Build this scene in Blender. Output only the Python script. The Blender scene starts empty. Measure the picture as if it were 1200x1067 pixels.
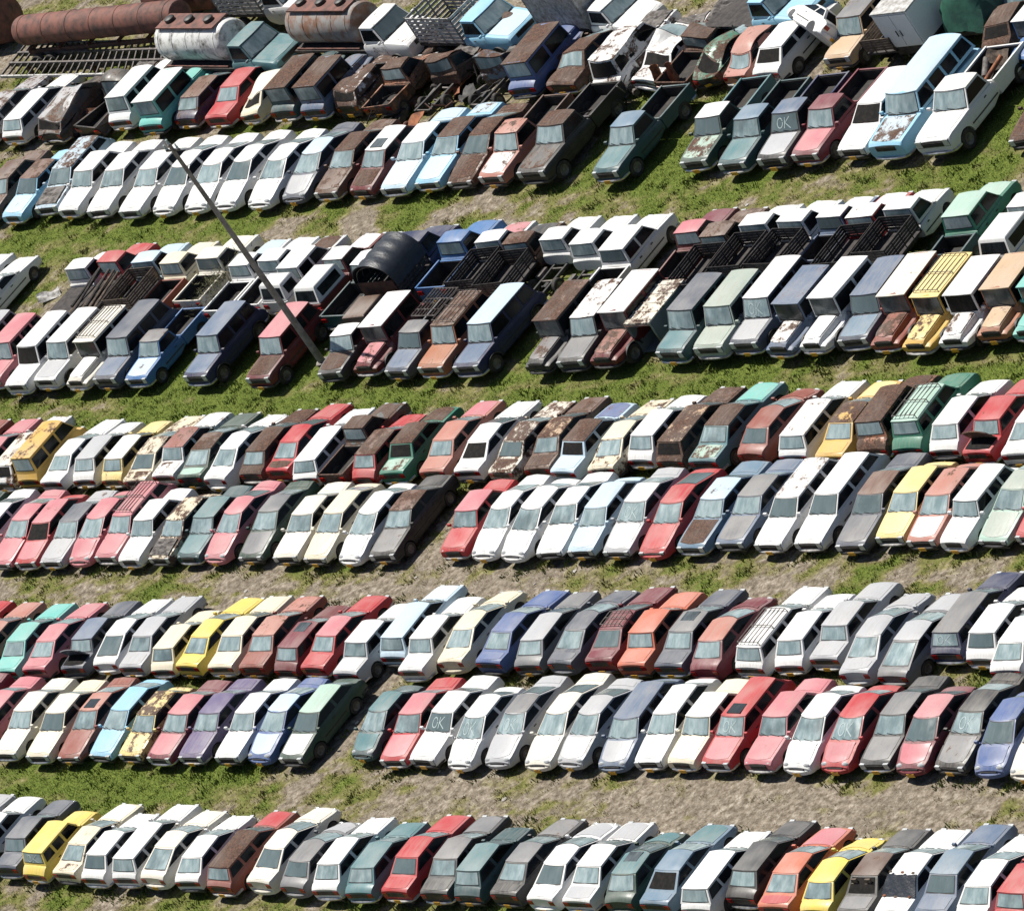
import bpy, bmesh, math, random
import numpy as np
from mathutils import Matrix, Vector
random.seed(7); RNG = np.random.default_rng(11)
C = bpy.context.scene.collection
D = bpy.data
SC = bpy.context.scene

# ------------------------------------------------------------------ survey of the yard (metres)
CARS=[
 ('sedan_wedge',-13.41,-22.38,-1.4,'silver',{'k': 1.0, 'ls': 0.955, 'near': 'r'},'silver sedan, bottom row, '),
 ('sedan_tall',-11.18,-22.54,-0.4,'white',{'k': 1.0, 'ls': 0.955, 'near': 'r'},'white sedan, bottom row, beside slate grey sedan at left end'),
 ('sedan_tall',-8.83,-22.64,-0.2,'slate',{'ru': 0.15, 'k': 1.0, 'ls': 0.955, 'near': 'r'},'slate grey sedan, bottom row, beside yellow station wagon at left end'),
 ('small_wagon',-6.89,-23.03,-1.6,'yellow',{'f': 'ok', 'ws': 1.05, 'k': 1.0, 'ls': 0.955, 'near': 'r'},'yellow station wagon with chalked OK, bottom row, between slate grey sedan and cream sedan'),
 ('sedan_wedge',-4.80,-22.73,-2.5,'cream',{'ru': 0.32, 'ho': ('white', 0.15), 'k': 1.0, 'ls': 0.955, 'near': 'r'},'cream sedan, bottom row, between yellow station wagon and white hatchback'),
 ('hatch_boxy',-2.95,-23.11,-1.0,'white',{'ru': 0.1, 'k': 1.0, 'ls': 0.955, 'near': 'r'},'white hatchback, bottom row, between cream sedan and white station wagon'),
 ('wagon',-1.02,-22.82,0.4,'white',{'k': 1.0, 'ls': 0.955, 'near': 'r'},'white station wagon, bottom row, between white hatchback and ivory hatchback'),
 ('fastback',0.79,-22.92,-2.4,'ivory',{'ru': 0.15, 'k': 1.0, 'ls': 0.955, 'near': 'r'},'ivory hatchback, bottom row, between white station wagon and white hatchback'),
 ('hatch_wedge',2.77,-23.04,2.1,'white',{'k': 1.0, 'ls': 0.955, 'near': 'r'},'white hatchback, bottom row, between ivory hatchback and brick station wagon'),
 ('wagon',5.00,-23.01,-1.9,'brick',{'ro': ('rust', 0.75), 'ho': ('red', 0.05), 'ru': 0.25, 'k': 1.0, 'ls': 0.955, 'near': 'r'},'brick station wagon with rusty brown roof, bottom row, between white hatchback and ivory sedan'),
 ('sedan_round',7.19,-22.75,-2.5,'ivory',{'ls': 0.984, 'k': 1.0, 'near': 'r'},'ivory sedan, bottom row, between brick station wagon and grey hatchback'),
 ('hatch_round',9.22,-23.17,-1.5,'grey',{'ho': ('silver', 0.05), 'k': 1.0, 'ls': 0.955, 'near': 'r'},'grey hatchback, bottom row, between ivory sedan and white hatchback'),
 ('hatch_boxy',11.05,-23.11,2.3,'white',{'ls': 1.031, 'k': 1.0, 'near': 'r'},'white hatchback, bottom row, between grey hatchback and teal hatchback'),
 ('hatch_boxy',13.01,-23.22,2.5,'teal',{'ru': 0.1, 'ls': 1.003, 'k': 1.0, 'near': 'r'},'teal hatchback, bottom row, between white hatchback and red sedan'),
 ('sedan_boxy',15.07,-22.95,-0.6,'red',{'ru': 0.1, 'k': 1.0, 'ls': 0.955, 'near': 'r'},'red sedan, bottom row, between teal hatchback and charcoal sedan'),
 ('sedan_boxy',17.16,-22.95,1.9,'dark grey',{'ro': ('grey', 0.15), 'ho': ('grey', 0.1), 'k': 1.0, 'ls': 0.955, 'near': 'r'},'charcoal sedan, bottom row, between red sedan and dark teal hatchback'),
 ('hatch_small',18.97,-23.22,0.7,'dark teal',{'ro': ('teal', 0.1), 'ls': 0.993, 'k': 1.0, 'near': 'r'},'dark teal hatchback, bottom row, between two charcoal sedans'),
 ('sedan_wedge',21.18,-22.94,-1.9,'dark grey',{'ro': ('grey', 0.1), 'ho': ('grey', 0.32), 'k': 1.0, 'ls': 0.955, 'near': 'r'},'charcoal sedan, bottom row, between dark teal hatchback and white sedan'),
 ('sedan_round',23.20,-23.09,-1.5,'white',{'ho': ('silver', 0.05), 'k': 1.0, 'ls': 0.955, 'near': 'r'},'white sedan, bottom row, between charcoal sedan and white sedan'),
 ('sedan_boxy',25.03,-23.07,-0.4,'white',{'ho': ('silver', 0.0), 'bo': ('silver', 0.1), 'k': 1.0, 'ls': 0.955, 'near': 'r'},'white sedan, bottom row, between white sedan and dark green hatchback'),
 ('hatch_round',27.15,-23.27,2.0,'dark green',{'ro': ('teal', 0.1), 'ho': ('teal', 0.05), 'f': 'sun', 'k': 1.0, 'ls': 0.955, 'near': 'r'},'dark green hatchback with sunroof, bottom row, between white sedan and steel blue sedan'),
 ('sedan_wedge',29.08,-23.04,-0.3,'steel blue',{'f': 'nrg', 'ho': ('teal', 0.1), 'k': 1.0, 'ls': 0.955, 'near': 'r'},'steel blue sedan missing rear glass, bottom row, between dark green hatchback and white station wagon'),
 ('wagon',31.21,-23.26,0.7,'white',{'ls': 0.907, 'k': 1.0, 'near': 'r'},'white station wagon, bottom row, between steel blue sedan and black hatchback'),
 ('hatch_boxy',33.03,-22.68,-1.7,'black',{'ro': ('dark grey', 0.0), 'ls': 1.022, 'k': 1.0, 'near': 'r'},'black hatchback, bottom row, between white station wagon and orange sedan'),
 ('sedan_wedge',34.94,-23.00,1.5,'orange',{'ho': ('pink', 0.0), 'bo': ('red', 0.0), 'k': 1.0, 'ls': 0.955, 'near': 'r'},'orange sedan, bottom row, between black hatchback and yellow hatchback'),
 ('hatch_round',36.94,-23.23,0.3,'yellow',{'k': 1.0, 'ls': 0.955, 'near': 'r'},'yellow hatchback, bottom row, between orange sedan and charcoal sedan'),
 ('sedan_boxy',38.76,-23.02,0.4,'dark grey',{'ro': ('brown', 0.3), 'ho': ('dark grey', 0.05), 'bo': ('grey', 0.1), 'f': 'nrg seat', 'k': 1.0, 'ls': 0.955, 'near': 'r'},'charcoal sedan missing rear glass, bottom row, between yellow hatchback and white sedan'),
 ('sedan_boxy',40.60,-23.02,-0.4,'white',{'f': 'nrg', 'k': 1.0, 'ls': 0.955, 'near': 'r'},'white sedan missing rear glass, bottom row, between charcoal sedan and slate blue sedan'),
 ('sedan_boxy',42.42,-22.84,-0.2,'slate blue',{'ro': ('steel blue', 0.1), 'ls': 1.003, 'k': 1.0, 'near': 'r'},'slate blue sedan, bottom row, between white sedan and white hatchback'),
 ('hatch_wedge',44.23,-23.00,1.0,'white',{'ru': 0.1, 'ls': 1.003, 'k': 1.0, 'near': 'r'},'white hatchback, bottom row, between slate blue sedan and red hatchback'),
 ('hatch_small',46.00,-23.30,-1.4,'red',{'ru': 0.1, 'k': 1.0, 'ls': 0.955, 'near': 'r'},'red hatchback, bottom row, beside white hatchback at right end'),
 ('sedan_boxy',47.79,-22.98,0.3,'white',{'k': 1.0, 'ls': 0.955, 'near': 'r'},'white sedan, bottom row, beside red hatchback at right end'),
 ('sedan_wedge',-20.06,-15.80,178.5,'burgundy',{'k': 1.0, 'near': 'f'},'burgundy sedan, second row up, '),
 ('sedan_boxy',-17.82,-15.89,178.5,'pink',{'k': 1.0, 'near': 'f'},'faded red sedan, second row up, beside ivory sedan at left end'),
 ('sedan_boxy',-15.44,-16.00,180.6,'ivory',{'k': 1.0, 'near': 'f'},'ivory sedan, second row up, beside cream sedan at left end'),
 ('sedan_boxy',-13.16,-16.12,181.4,'cream',{'ho': ('ivory', 0.1), 'ro': ('ivory', 0.0), 'ru': 0.22, 'k': 1.0, 'near': 'f'},'cream sedan, second row up, between ivory sedan and brick sedan'),
 ('sedan_wedge',-11.26,-16.01,180.7,'brick',{'ru': 0.3, 'ro': ('salmon', 0.32), 'f': 'sun', 'k': 1.0, 'near': 'f'},'brick sedan with sunroof, second row up, between cream sedan and sky blue hatchback'),
 ('hatch_wedge',-9.21,-15.99,177.7,'sky blue',{'ls': 1.06, 'k': 1.0, 'near': 'f'},'sky blue hatchback, second row up, between brick sedan and pale yellow hatchback'),
 ('hatch_boxy',-7.21,-16.22,179.1,'pale yellow',{'ru': 0.42, 'ro': ('pale yellow', 0.55), 'k': 1.0, 'near': 'f'},'rusty pale yellow hatchback, second row up, between sky blue hatchback and burgundy sedan'),
 ('sedan_boxy',-5.25,-16.08,178.6,'burgundy',{'ho': ('pink', 0.05), 'ro': ('pink', 0.1), 'k': 1.0, 'near': 'f'},'burgundy sedan, second row up, between pale yellow hatchback and purple sedan'),
 ('sedan_boxy',-3.43,-15.96,180.2,'purple',{'f': 'nh0', 'k': 1.0, 'near': 'f'},'purple sedan, second row up, between burgundy sedan and white sedan'),
 ('sedan_boxy',-1.14,-15.97,180.4,'white',{'f': 'sun0', 'k': 1.0, 'near': 'f'},'white sedan, second row up, between purple sedan and blue sedan'),
 ('sedan_round',0.88,-16.00,177.5,'blue',{'ho': ('pale blue', 0.0), 'ro': ('pale blue', 0.0), 'ls': 0.97, 'k': 1.0, 'near': 'f'},'blue sedan, second row up, between white sedan and dark green hatchback'),
 ('hatch_boxy',2.76,-15.96,179.9,'dark green',{'ro': ('mint', 0.05), 'ho': ('white', 0.0), 'ls': 1.124, 'k': 1.0, 'near': 'f'},'dark green hatchback with white bonnet, second row up, between blue sedan and dark teal hatchback'),
 ('hatch_round',6.77,-16.01,177.7,'dark teal',{'ho': ('teal', 0.05), 'ro': ('teal', 0.0), 'ls': 0.93, 'ws': 0.96, 'k': 1.0, 'near': 'f'},'dark teal hatchback, second row up, between dark green hatchback and red sedan'),
 ('sedan_boxy',8.73,-15.94,181.8,'red',{'ho': ('pink', 0.05), 'ro': ('pink', 0.1), 'k': 1.0, 'near': 'f'},'red sedan, second row up, between dark teal hatchback and white sedan'),
 ('sedan_boxy',10.57,-15.87,177.7,'white',{'f': 'ok', 'ls': 1.02, 'k': 1.0, 'near': 'f'},'white sedan with chalked OK, second row up, between red sedan and white hatchback'),
 ('hatch_round',12.70,-16.28,179.3,'white',{'f': 'ok', 'ru': 0.1, 'k': 1.0, 'near': 'f'},'white hatchback with chalked OK, second row up, between white sedan and silver sedan'),
 ('sedan_round',14.67,-15.89,179.7,'silver',{'f': 'ok', 'ro': ('grey', 0.1), 'k': 1.0, 'near': 'f'},'silver sedan with chalked OK, second row up, between white hatchback and ivory sedan'),
 ('sedan_round',16.93,-15.85,180.9,'ivory',{'ls': 1.06, 'ho': ('white', 0.0), 'k': 1.0, 'near': 'f'},'ivory sedan, second row up, between two silver sedans'),
 ('sedan_round',18.79,-15.97,177.7,'silver',{'ls': 0.97, 'ho': ('white', 0.0), 'k': 1.0, 'near': 'f'},'silver sedan, second row up, between ivory sedan and slate blue station wagon'),
 ('wagon_round',20.94,-15.99,182.5,'slate blue',{'ho': ('silver', 0.05), 'ls': 0.98, 'k': 1.0, 'near': 'f'},'slate blue station wagon, second row up, between silver sedan and white hatchback'),
 ('hatch_boxy',22.81,-15.89,182.4,'white',{'ls': 1.1, 'ru': 0.1, 'k': 1.0, 'near': 'f'},'white hatchback, second row up, between slate blue station wagon and cream sedan'),
 ('sedan_tall',24.67,-15.92,179.1,'cream',{'ho': ('white', 0.0), 'ro': ('white', 0.0), 'k': 1.0, 'near': 'f'},'cream sedan, second row up, between white hatchback and red station wagon'),
 ('wagon',26.50,-15.90,178.8,'red',{'f': 'ok sun', 'ho': ('pink', 0.05), 'ls': 0.97, 'k': 1.0, 'near': 'f'},'red station wagon with chalked OK, second row up, between cream sedan and faded red sedan'),
 ('sedan_tall',28.73,-15.94,178.9,'pink',{'ru': 0.2, 'ho': ('pink', 0.3), 'ls': 1.017, 'k': 1.0, 'near': 'f'},'faded red sedan, second row up, between red station wagon and white hatchback'),
 ('hatch_round',30.62,-16.14,178.7,'white',{'k': 1.0, 'near': 'f'},'white hatchback, second row up, between faded red sedan and red hatchback'),
 ('hatch_round',32.43,-16.06,179.9,'red',{'f': 'ok', 'ho': ('pink', 0.0), 'k': 1.0, 'near': 'f'},'red hatchback with chalked OK, second row up, between white hatchback and charcoal sedan'),
 ('sedan_boxy',34.34,-15.76,181.2,'dark grey',{'ho': ('grey', 0.0), 'ro': ('grey', 0.0), 'k': 1.0, 'near': 'f'},'charcoal sedan, second row up, between red hatchback and burgundy hatchback'),
 ('hatch_round',36.15,-16.12,181.3,'burgundy',{'ho': ('pink', 0.0), 'ro': ('pink', 0.0), 'k': 1.0, 'near': 'f'},'burgundy hatchback, second row up, between charcoal sedan and black sedan'),
 ('sedan_wedge',38.07,-15.76,177.8,'black',{'f': 'ok', 'ho': ('grey', 0.3), 'ro': ('dark grey', 0.2), 'k': 1.0, 'ls': 0.995, 'near': 'f'},'black sedan with chalked OK, second row up, between burgundy hatchback and blue hatchback'),
 ('hatch_round',39.94,-16.27,182.0,'blue',{'ho': ('blue', 0.0), 'ls': 0.95, 'k': 1.0, 'near': 'f'},'blue hatchback, second row up, between black sedan and ivory sedan'),
 ('sedan_round',41.76,-16.04,178.2,'ivory',{'k': 1.0, 'near': 'f'},'ivory sedan, second row up, beside blue hatchback at right end'),
 ('sedan_boxy',-24.57,-11.11,-2.2,'red',{'k': 1.0, 'near': 'r'},'red sedan, third row up, '),
 ('sedan_boxy',-22.42,-11.16,0.4,'salmon',{'ru': 0.25, 'k': 1.0, 'near': 'r'},'salmon sedan, third row up, beside turquoise sedan at left end'),
 ('sedan_boxy',-20.02,-11.31,1.4,'turquoise',{'k': 1.0, 'near': 'r'},'turquoise sedan, third row up, beside faded red sedan at left end'),
 ('sedan_wedge',-18.03,-11.23,2.1,'pink',{'ru': 0.12, 'k': 1.0, 'near': 'r'},'faded red sedan, third row up, between turquoise sedan and slate grey sedan'),
 ('sedan_tall',-15.63,-11.17,2.2,'slate',{'f': 'ob', 'ro': ('slate blue', 0.1), 'k': 1.0, 'near': 'r'},'slate grey sedan, third row up, between faded red sedan and white hatchback'),
 ('fastback',-13.66,-10.99,2.5,'white',{'k': 1.0, 'near': 'r'},'white hatchback, third row up, between slate grey sedan and silver sedan'),
 ('sedan_boxy',-11.82,-10.99,-0.0,'silver',{'ru': 0.2, 'k': 1.0, 'near': 'r'},'silver sedan, third row up, between white hatchback and cream hatchback'),
 ('hatch_small',-9.77,-11.46,1.6,'cream',{'ru': 0.15, 'k': 1.0, 'near': 'r'},'cream hatchback, third row up, between silver sedan and yellow sedan'),
 ('sedan_wedge',-7.90,-11.06,-1.8,'yellow',{'k': 1.0, 'near': 'r'},'yellow sedan, third row up, between cream hatchback and cream sedan'),
 ('sedan_boxy',-6.04,-11.03,1.4,'cream',{'k': 1.0, 'near': 'r'},'cream sedan, third row up, between yellow sedan and brick sedan'),
 ('sedan_boxy',-4.00,-11.08,1.8,'brick',{'ro': ('salmon', 0.35), 'ho': ('salmon', 0.38), 'k': 1.0, 'near': 'r'},'brick sedan, third row up, between cream sedan and maroon hatchback'),
 ('hatch_small',-1.85,-11.37,-0.8,'maroon',{'f': 'sun', 'ro': ('burgundy', 0.1), 'ls': 1.07, 'k': 1.0, 'near': 'r'},'maroon hatchback with sunroof, third row up, between brick sedan and red sedan'),
 ('sedan_boxy',-0.08,-11.07,-2.4,'red',{'ro': ('pink', 0.25), 'k': 1.0, 'near': 'r'},'red sedan, third row up, between maroon hatchback and silver sedan'),
 ('sedan_tall',2.31,-11.57,-1.1,'silver',{'ro': ('white', 0.0), 'ho': ('white', 0.0), 'bo': ('white', 0.1), 'k': 1.0, 'near': 'r'},'silver sedan, third row up, between red sedan and pale blue station wagon'),
 ('wagon',4.14,-10.53,0.5,'pale blue',{'ho': ('white', 0.0), 'ls': 0.95, 'k': 1.0, 'near': 'r'},'pale blue station wagon, third row up, between silver sedan and white sedan'),
 ('sedan_tall',5.93,-11.28,0.0,'white',{'ls': 1.02, 'k': 1.0, 'near': 'r'},'white sedan, third row up, between pale blue station wagon and cream sedan'),
 ('sedan_round',7.89,-10.87,1.8,'cream',{'ro': ('cream', 0.25), 'k': 1.0, 'near': 'r'},'cream sedan, third row up, between white sedan and blue sedan'),
 ('sedan_wedge',10.30,-10.89,-2.2,'blue',{'ho': ('blue', 0.0), 'k': 1.0, 'near': 'r'},'blue sedan, third row up, between cream sedan and grey hatchback'),
 ('hatch_boxy',12.25,-10.97,2.3,'grey',{'ro': ('silver', 0.15), 'ls': 1.1, 'k': 1.0, 'near': 'r'},'grey hatchback, third row up, between blue sedan and slate grey sedan'),
 ('sedan_round',14.31,-10.91,-2.3,'slate',{'k': 1.0, 'near': 'r'},'slate grey sedan, third row up, between grey hatchback and burgundy sedan'),
 ('sedan_wedge',16.28,-10.79,2.0,'burgundy',{'f': 'rack', 'k': 1.0, 'near': 'r'},'burgundy sedan with roof rack, third row up, between slate grey sedan and orange sedan'),
 ('sedan_tall',18.24,-11.12,2.0,'orange',{'k': 1.0, 'near': 'r'},'orange sedan, third row up, between burgundy sedan and slate grey sedan'),
 ('sedan_boxy',20.27,-11.04,0.3,'slate',{'ro': ('grey', 0.1), 'f': 'sun', 'k': 1.0, 'near': 'r'},'slate grey sedan with sunroof, third row up, between orange sedan and burgundy hatchback'),
 ('hatch_round',22.24,-11.33,2.2,'burgundy',{'ro': ('salmon', 0.1), 'ls': 1.06, 'k': 1.0, 'near': 'r'},'burgundy hatchback, third row up, between slate grey sedan and white station wagon'),
 ('wagon',24.62,-11.01,-2.1,'white',{'f': 'rack', 'k': 1.0, 'near': 'r'},'white station wagon with roof rack, third row up, between burgundy hatchback and white hatchback'),
 ('hatch_small',26.39,-11.13,2.0,'white',{'ls': 1.08, 'k': 1.0, 'near': 'r'},'white hatchback, third row up, between white station wagon and silver sedan'),
 ('sedan_tall',28.14,-10.70,-0.6,'silver',{'k': 1.0, 'near': 'r'},'silver sedan, third row up, between white hatchback and silver sedan'),
 ('sedan_round',30.28,-11.42,2.3,'silver',{'ls': 1.04, 'k': 1.0, 'near': 'r'},'silver sedan, third row up, between silver sedan and grey hatchback'),
 ('fastback',32.16,-11.39,-0.7,'grey',{'ls': 1.08, 'ro': ('silver', 0.1), 'ho': ('silver', 0.0), 'k': 1.0, 'near': 'r'},'grey hatchback, third row up, between silver sedan and navy station wagon'),
 ('wagon',34.03,-10.34,-0.0,'navy',{'f': 'ok', 'ro': ('grey', 0.25), 'k': 1.0, 'near': 'r'},'navy station wagon with chalked OK, third row up, between grey hatchback and white hatchback'),
 ('hatch_small',35.79,-10.83,0.2,'white',{'ls': 1.05, 'k': 1.0, 'near': 'r'},'white hatchback, third row up, between navy station wagon and white hatchback'),
 ('hatch_wedge',37.54,-11.33,1.4,'white',{'ls': 1.07, 'k': 1.0, 'near': 'r'},'white hatchback, third row up, beside white hatchback at right end'),
 ('sedan_tall',39.32,-11.25,-2.5,'silver',{'k': 1.0, 'near': 'r'},'silver sedan, third row up, beside white hatchback at right end'),
 ('sedan_boxy',-31.73,-4.23,180.4,'dark green',{'k': 1.01, 'near': 'f'},'dark green sedan, fourth row up, '),
 ('sedan_wedge',-29.52,-4.25,180.9,'white',{'k': 1.01, 'near': 'f'},'white sedan, fourth row up, beside faded red sedan at left end'),
 ('sedan_wedge',-27.30,-4.34,179.8,'pink',{'k': 1.01, 'near': 'f'},'faded red sedan, fourth row up, beside red hatchback at left end'),
 ('hatch_boxy',-25.48,-4.52,181.9,'red',{'ho': ('pink', 0.3), 'ro': ('pink', 0.3), 'f': 'nws', 'ls': 1.07, 'k': 1.01, 'near': 'f'},'red hatchback missing its windscreen, fourth row up, between faded red sedan and silver sedan'),
 ('sedan_boxy',-23.68,-4.38,180.6,'silver',{'ru': 0.25, 'ro': ('slate', 0.2), 'k': 1.01, 'near': 'f'},'silver sedan, fourth row up, between red hatchback and faded red hatchback'),
 ('hatch_round',-21.85,-4.43,180.7,'pink',{'ru': 0.1, 'ls': 1.05, 'k': 1.01, 'near': 'f'},'faded red hatchback, fourth row up, between silver sedan and faded red station wagon'),
 ('wagon',-20.03,-4.14,179.3,'pink',{'f': 'rack', 'k': 1.01, 'near': 'f'},'faded red station wagon, fourth row up, between faded red hatchback and white sedan'),
 ('sedan_tall',-18.22,-4.49,180.5,'white',{'k': 1.01, 'near': 'f'},'white sedan, fourth row up, between faded red station wagon and cream hatchback'),
 ('hatch_boxy',-16.18,-4.60,178.2,'cream',{'ru': 0.5, 'f': 'nh np', 'k': 1.01, 'near': 'f'},'rusty cream hatchback without a bonnet, fourth row up, between white sedan and dark teal sedan'),
 ('sedan_tall',-14.39,-4.36,180.2,'dark teal',{'ro': ('teal', 0.2), 'ho': ('teal', 0.05), 'k': 1.01, 'near': 'f'},'dark teal sedan, fourth row up, between cream hatchback and faded red sedan'),
 ('sedan_round',-12.56,-4.31,177.4,'pink',{'ru': 0.12, 'k': 1.01, 'near': 'f'},'faded red sedan, fourth row up, between dark teal sedan and dark green sedan'),
 ('sedan_wedge',-10.42,-4.32,181.9,'dark green',{'ro': ('grey', 0.2), 'ho': ('grey', 0.05), 'k': 1.01, 'ls': 0.98, 'near': 'f'},'dark green sedan, fourth row up, between faded red sedan and ivory sedan'),
 ('sedan_boxy',-8.03,-4.40,182.1,'ivory',{'ho': ('white', 0.0), 'k': 1.01, 'near': 'f'},'ivory sedan, fourth row up, between dark green sedan and cream hatchback'),
 ('hatch_wedge',-5.99,-4.55,179.2,'cream',{'ru': 0.1, 'ls': 1.07, 'k': 1.01, 'near': 'f'},'cream hatchback, fourth row up, between ivory sedan and white hatchback'),
 ('hatch_round',-3.77,-4.60,177.8,'white',{'ls': 1.08, 'k': 1.01, 'near': 'f'},'white hatchback, fourth row up, between cream hatchback and black sedan'),
 ('sedan_long',-1.90,-4.33,182.6,'black',{'ro': ('rust', 0.55), 'ho': ('grey', 0.3), 'ls': 0.979, 'k': 1.01, 'near': 'f'},'black sedan with rusty brown roof, fourth row up, between white hatchback and red sedan'),
 ('sedan_tall',2.31,-4.47,181.6,'red',{'ru': 0.1, 'ro': ('pink', 0.2), 'ls': 0.95, 'k': 1.01, 'near': 'f'},'red sedan, fourth row up, between black sedan and white sedan'),
 ('sedan_round',4.30,-4.49,180.0,'white',{'k': 1.01, 'ls': 0.995, 'near': 'f'},'white sedan, fourth row up, between red sedan and white hatchback'),
 ('hatch_round',6.17,-4.66,177.8,'white',{'ls': 1.07, 'k': 1.01, 'near': 'f'},'white hatchback, fourth row up, between two white sedans'),
 ('sedan_wedge',8.01,-4.44,182.2,'white',{'k': 1.01, 'ls': 0.973, 'near': 'f'},'white sedan, fourth row up, between white hatchback and pale blue hatchback'),
 ('hatch_boxy',9.83,-4.54,182.1,'pale blue',{'ru': 0.22, 'ls': 1.05, 'k': 1.01, 'near': 'f'},'pale blue hatchback, fourth row up, between white sedan and silver sedan'),
 ('sedan_wedge',11.94,-4.41,180.3,'silver',{'ho': ('white', 0.0), 'ro': ('white', 0.0), 'f': 'ok', 'k': 1.01, 'near': 'f'},'silver sedan with chalked OK, fourth row up, between pale blue hatchback and red hatchback'),
 ('fastback',14.03,-4.47,180.4,'red',{'ls': 1.07, 'k': 1.01, 'near': 'f'},'red hatchback, fourth row up, between silver sedan and steel blue sedan'),
 ('sedan_long',16.18,-4.19,178.4,'steel blue',{'ho': ('rust', 0.85), 'ro': ('pale blue', 0.3), 'k': 1.01, 'near': 'f'},'steel blue sedan, fourth row up, between red hatchback and slate blue sedan'),
 ('sedan_long',18.09,-4.06,180.0,'slate blue',{'ho': ('grey', 0.25), 'ro': ('grey', 0.2), 'k': 1.01, 'ls': 0.974, 'near': 'f'},'slate blue sedan, fourth row up, between steel blue sedan and white station wagon'),
 ('wagon',20.32,-4.20,179.5,'white',{'ru': 0.22, 'ro': ('white', 0.4), 'ls': 1.043, 'k': 1.01, 'near': 'f'},'white station wagon, fourth row up, between slate blue sedan and white station wagon'),
 ('wagon',22.34,-4.03,179.9,'white',{'ls': 1.073, 'ru': 0.12, 'k': 1.01, 'near': 'f'},'white station wagon, fourth row up, between white station wagon and slate grey sedan'),
 ('sedan_long',24.64,-4.16,181.4,'slate',{'ro': ('rust', 0.3), 'ho': ('grey', 0.3), 'ls': 1.03, 'k': 1.01, 'near': 'f'},'slate grey sedan, fourth row up, between white station wagon and pale yellow hatchback'),
 ('hatch_boxy',26.47,-4.25,181.2,'pale yellow',{'ls': 1.04, 'k': 1.01, 'near': 'f'},'pale yellow hatchback, fourth row up, between slate grey sedan and salmon hatchback'),
 ('hatch_boxy',28.25,-4.43,180.9,'salmon',{'ho': ('white', 0.3), 'ro': ('salmon', 0.35), 'ls': 1.06, 'k': 1.01, 'near': 'f'},'salmon hatchback with white bonnet, fourth row up, between pale yellow hatchback and white station wagon'),
 ('small_wagon',30.08,-4.61,178.0,'white',{'ru': 0.12, 'ls': 1.06, 'k': 1.01, 'near': 'f'},'white station wagon, fourth row up, between salmon hatchback and mint sedan'),
 ('sedan_wedge',31.85,-4.27,178.0,'mint',{'ro': ('pale green', 0.0), 'ho': ('pale green', 0.0), 'k': 1.01, 'ls': 0.973, 'near': 'f'},'mint sedan, fourth row up, between white station wagon and red hatchback'),
 ('hatch_boxy',33.66,-4.43,178.8,'red',{'k': 1.01, 'near': 'f'},'red hatchback, fourth row up, beside mint sedan at right end'),
 ('sedan_boxy',-36.55,0.82,-0.7,'brick',{'k': 1.02, 'near': 'r'},'brick sedan, fifth row up, '),
 ('sedan_boxy',-34.25,0.80,2.0,'pink',{'k': 1.02, 'near': 'r'},'faded red sedan, fifth row up, beside white station wagon at left end'),
 ('wagon',-31.98,0.76,-0.3,'white',{'ru': 0.42, 'f': 'nrg', 'ro': ('ivory', 0.45), 'k': 1.02, 'near': 'r'},'rusty white station wagon missing rear glass, fifth row up, beside mustard minivan at left end'),
 ('microvan',-30.11,0.34,0.2,'mustard',{'ru': 0.25, 'ro': ('mustard', 0.4), 'ls': 0.88, 'ho': ('mustard', 0.5), 'k': 1.02, 'near': 'r'},'mustard minivan, fifth row up, between white station wagon and white sedan'),
 ('sedan_wedge',-28.12,0.52,-0.9,'white',{'k': 1.02, 'near': 'r'},'white sedan, fifth row up, between mustard minivan and white hatchback'),
 ('hatch_small',-26.31,0.48,1.8,'white',{'ru': 0.1, 'ro': ('silver', 0.1), 'ls': 1.05, 'k': 1.02, 'near': 'r'},'white hatchback, fifth row up, between white sedan and pale yellow hatchback'),
 ('hatch_small',-24.26,0.47,-0.6,'pale yellow',{'ru': 0.35, 'ro': ('white', 0.2), 'ls': 1.05, 'k': 1.02, 'near': 'r'},'rusty pale yellow hatchback with white roof, fifth row up, between white hatchback and cream sedan'),
 ('sedan_wedge',-22.38,0.51,1.8,'cream',{'ru': 0.45, 'f': 'np', 'k': 1.02, 'near': 'r'},'rusty cream sedan, fifth row up, between pale yellow hatchback and white sedan'),
 ('sedan_tall',-20.54,0.62,0.1,'white',{'ro': ('brick', 0.4), 'ru': 0.35, 'k': 1.02, 'near': 'r'},'rusty white sedan, fifth row up, between cream sedan and dark green sedan'),
 ('sedan_wedge',-18.58,0.49,2.2,'dark green',{'ro': ('brown', 0.55), 'bo': ('mint', 0.3), 'k': 1.02, 'near': 'r'},'dark green sedan with rusty brown roof, fifth row up, between two white sedans'),
 ('sedan_round',-16.54,0.29,-1.8,'white',{'k': 1.02, 'near': 'r'},'white sedan, fifth row up, between dark green sedan and brown hatchback'),
 ('hatch_boxy',-14.71,0.61,-0.1,'brown',{'ru': 0.7, 'ro': ('rust', 0.8), 'f': 'oh0', 'ls': 1.08, 'k': 1.02, 'near': 'r'},'rusty brown hatchback with rusty brown roof, fifth row up, between white sedan and red sedan'),
 ('sedan_wedge',-12.88,0.79,-1.1,'red',{'bo': ('rust', 0.8), 'k': 1.02, 'near': 'r'},'red sedan, fifth row up, between brown hatchback and white station wagon'),
 ('wagon',-10.87,0.35,2.0,'white',{'ro': ('white', 0.15), 'ru': 0.15, 'k': 1.02, 'near': 'r'},'white station wagon, fifth row up, between red sedan and dark teal pickup truck'),
 ('pickup',-8.83,0.31,-1.0,'dark teal',{'ru': 0.6, 'ro': ('rust', 0.8), 'ls': 0.95, 'k': 1.02, 'near': 'r'},'rusty dark teal pickup truck, fifth row up, between white station wagon and red hatchback'),
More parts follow.
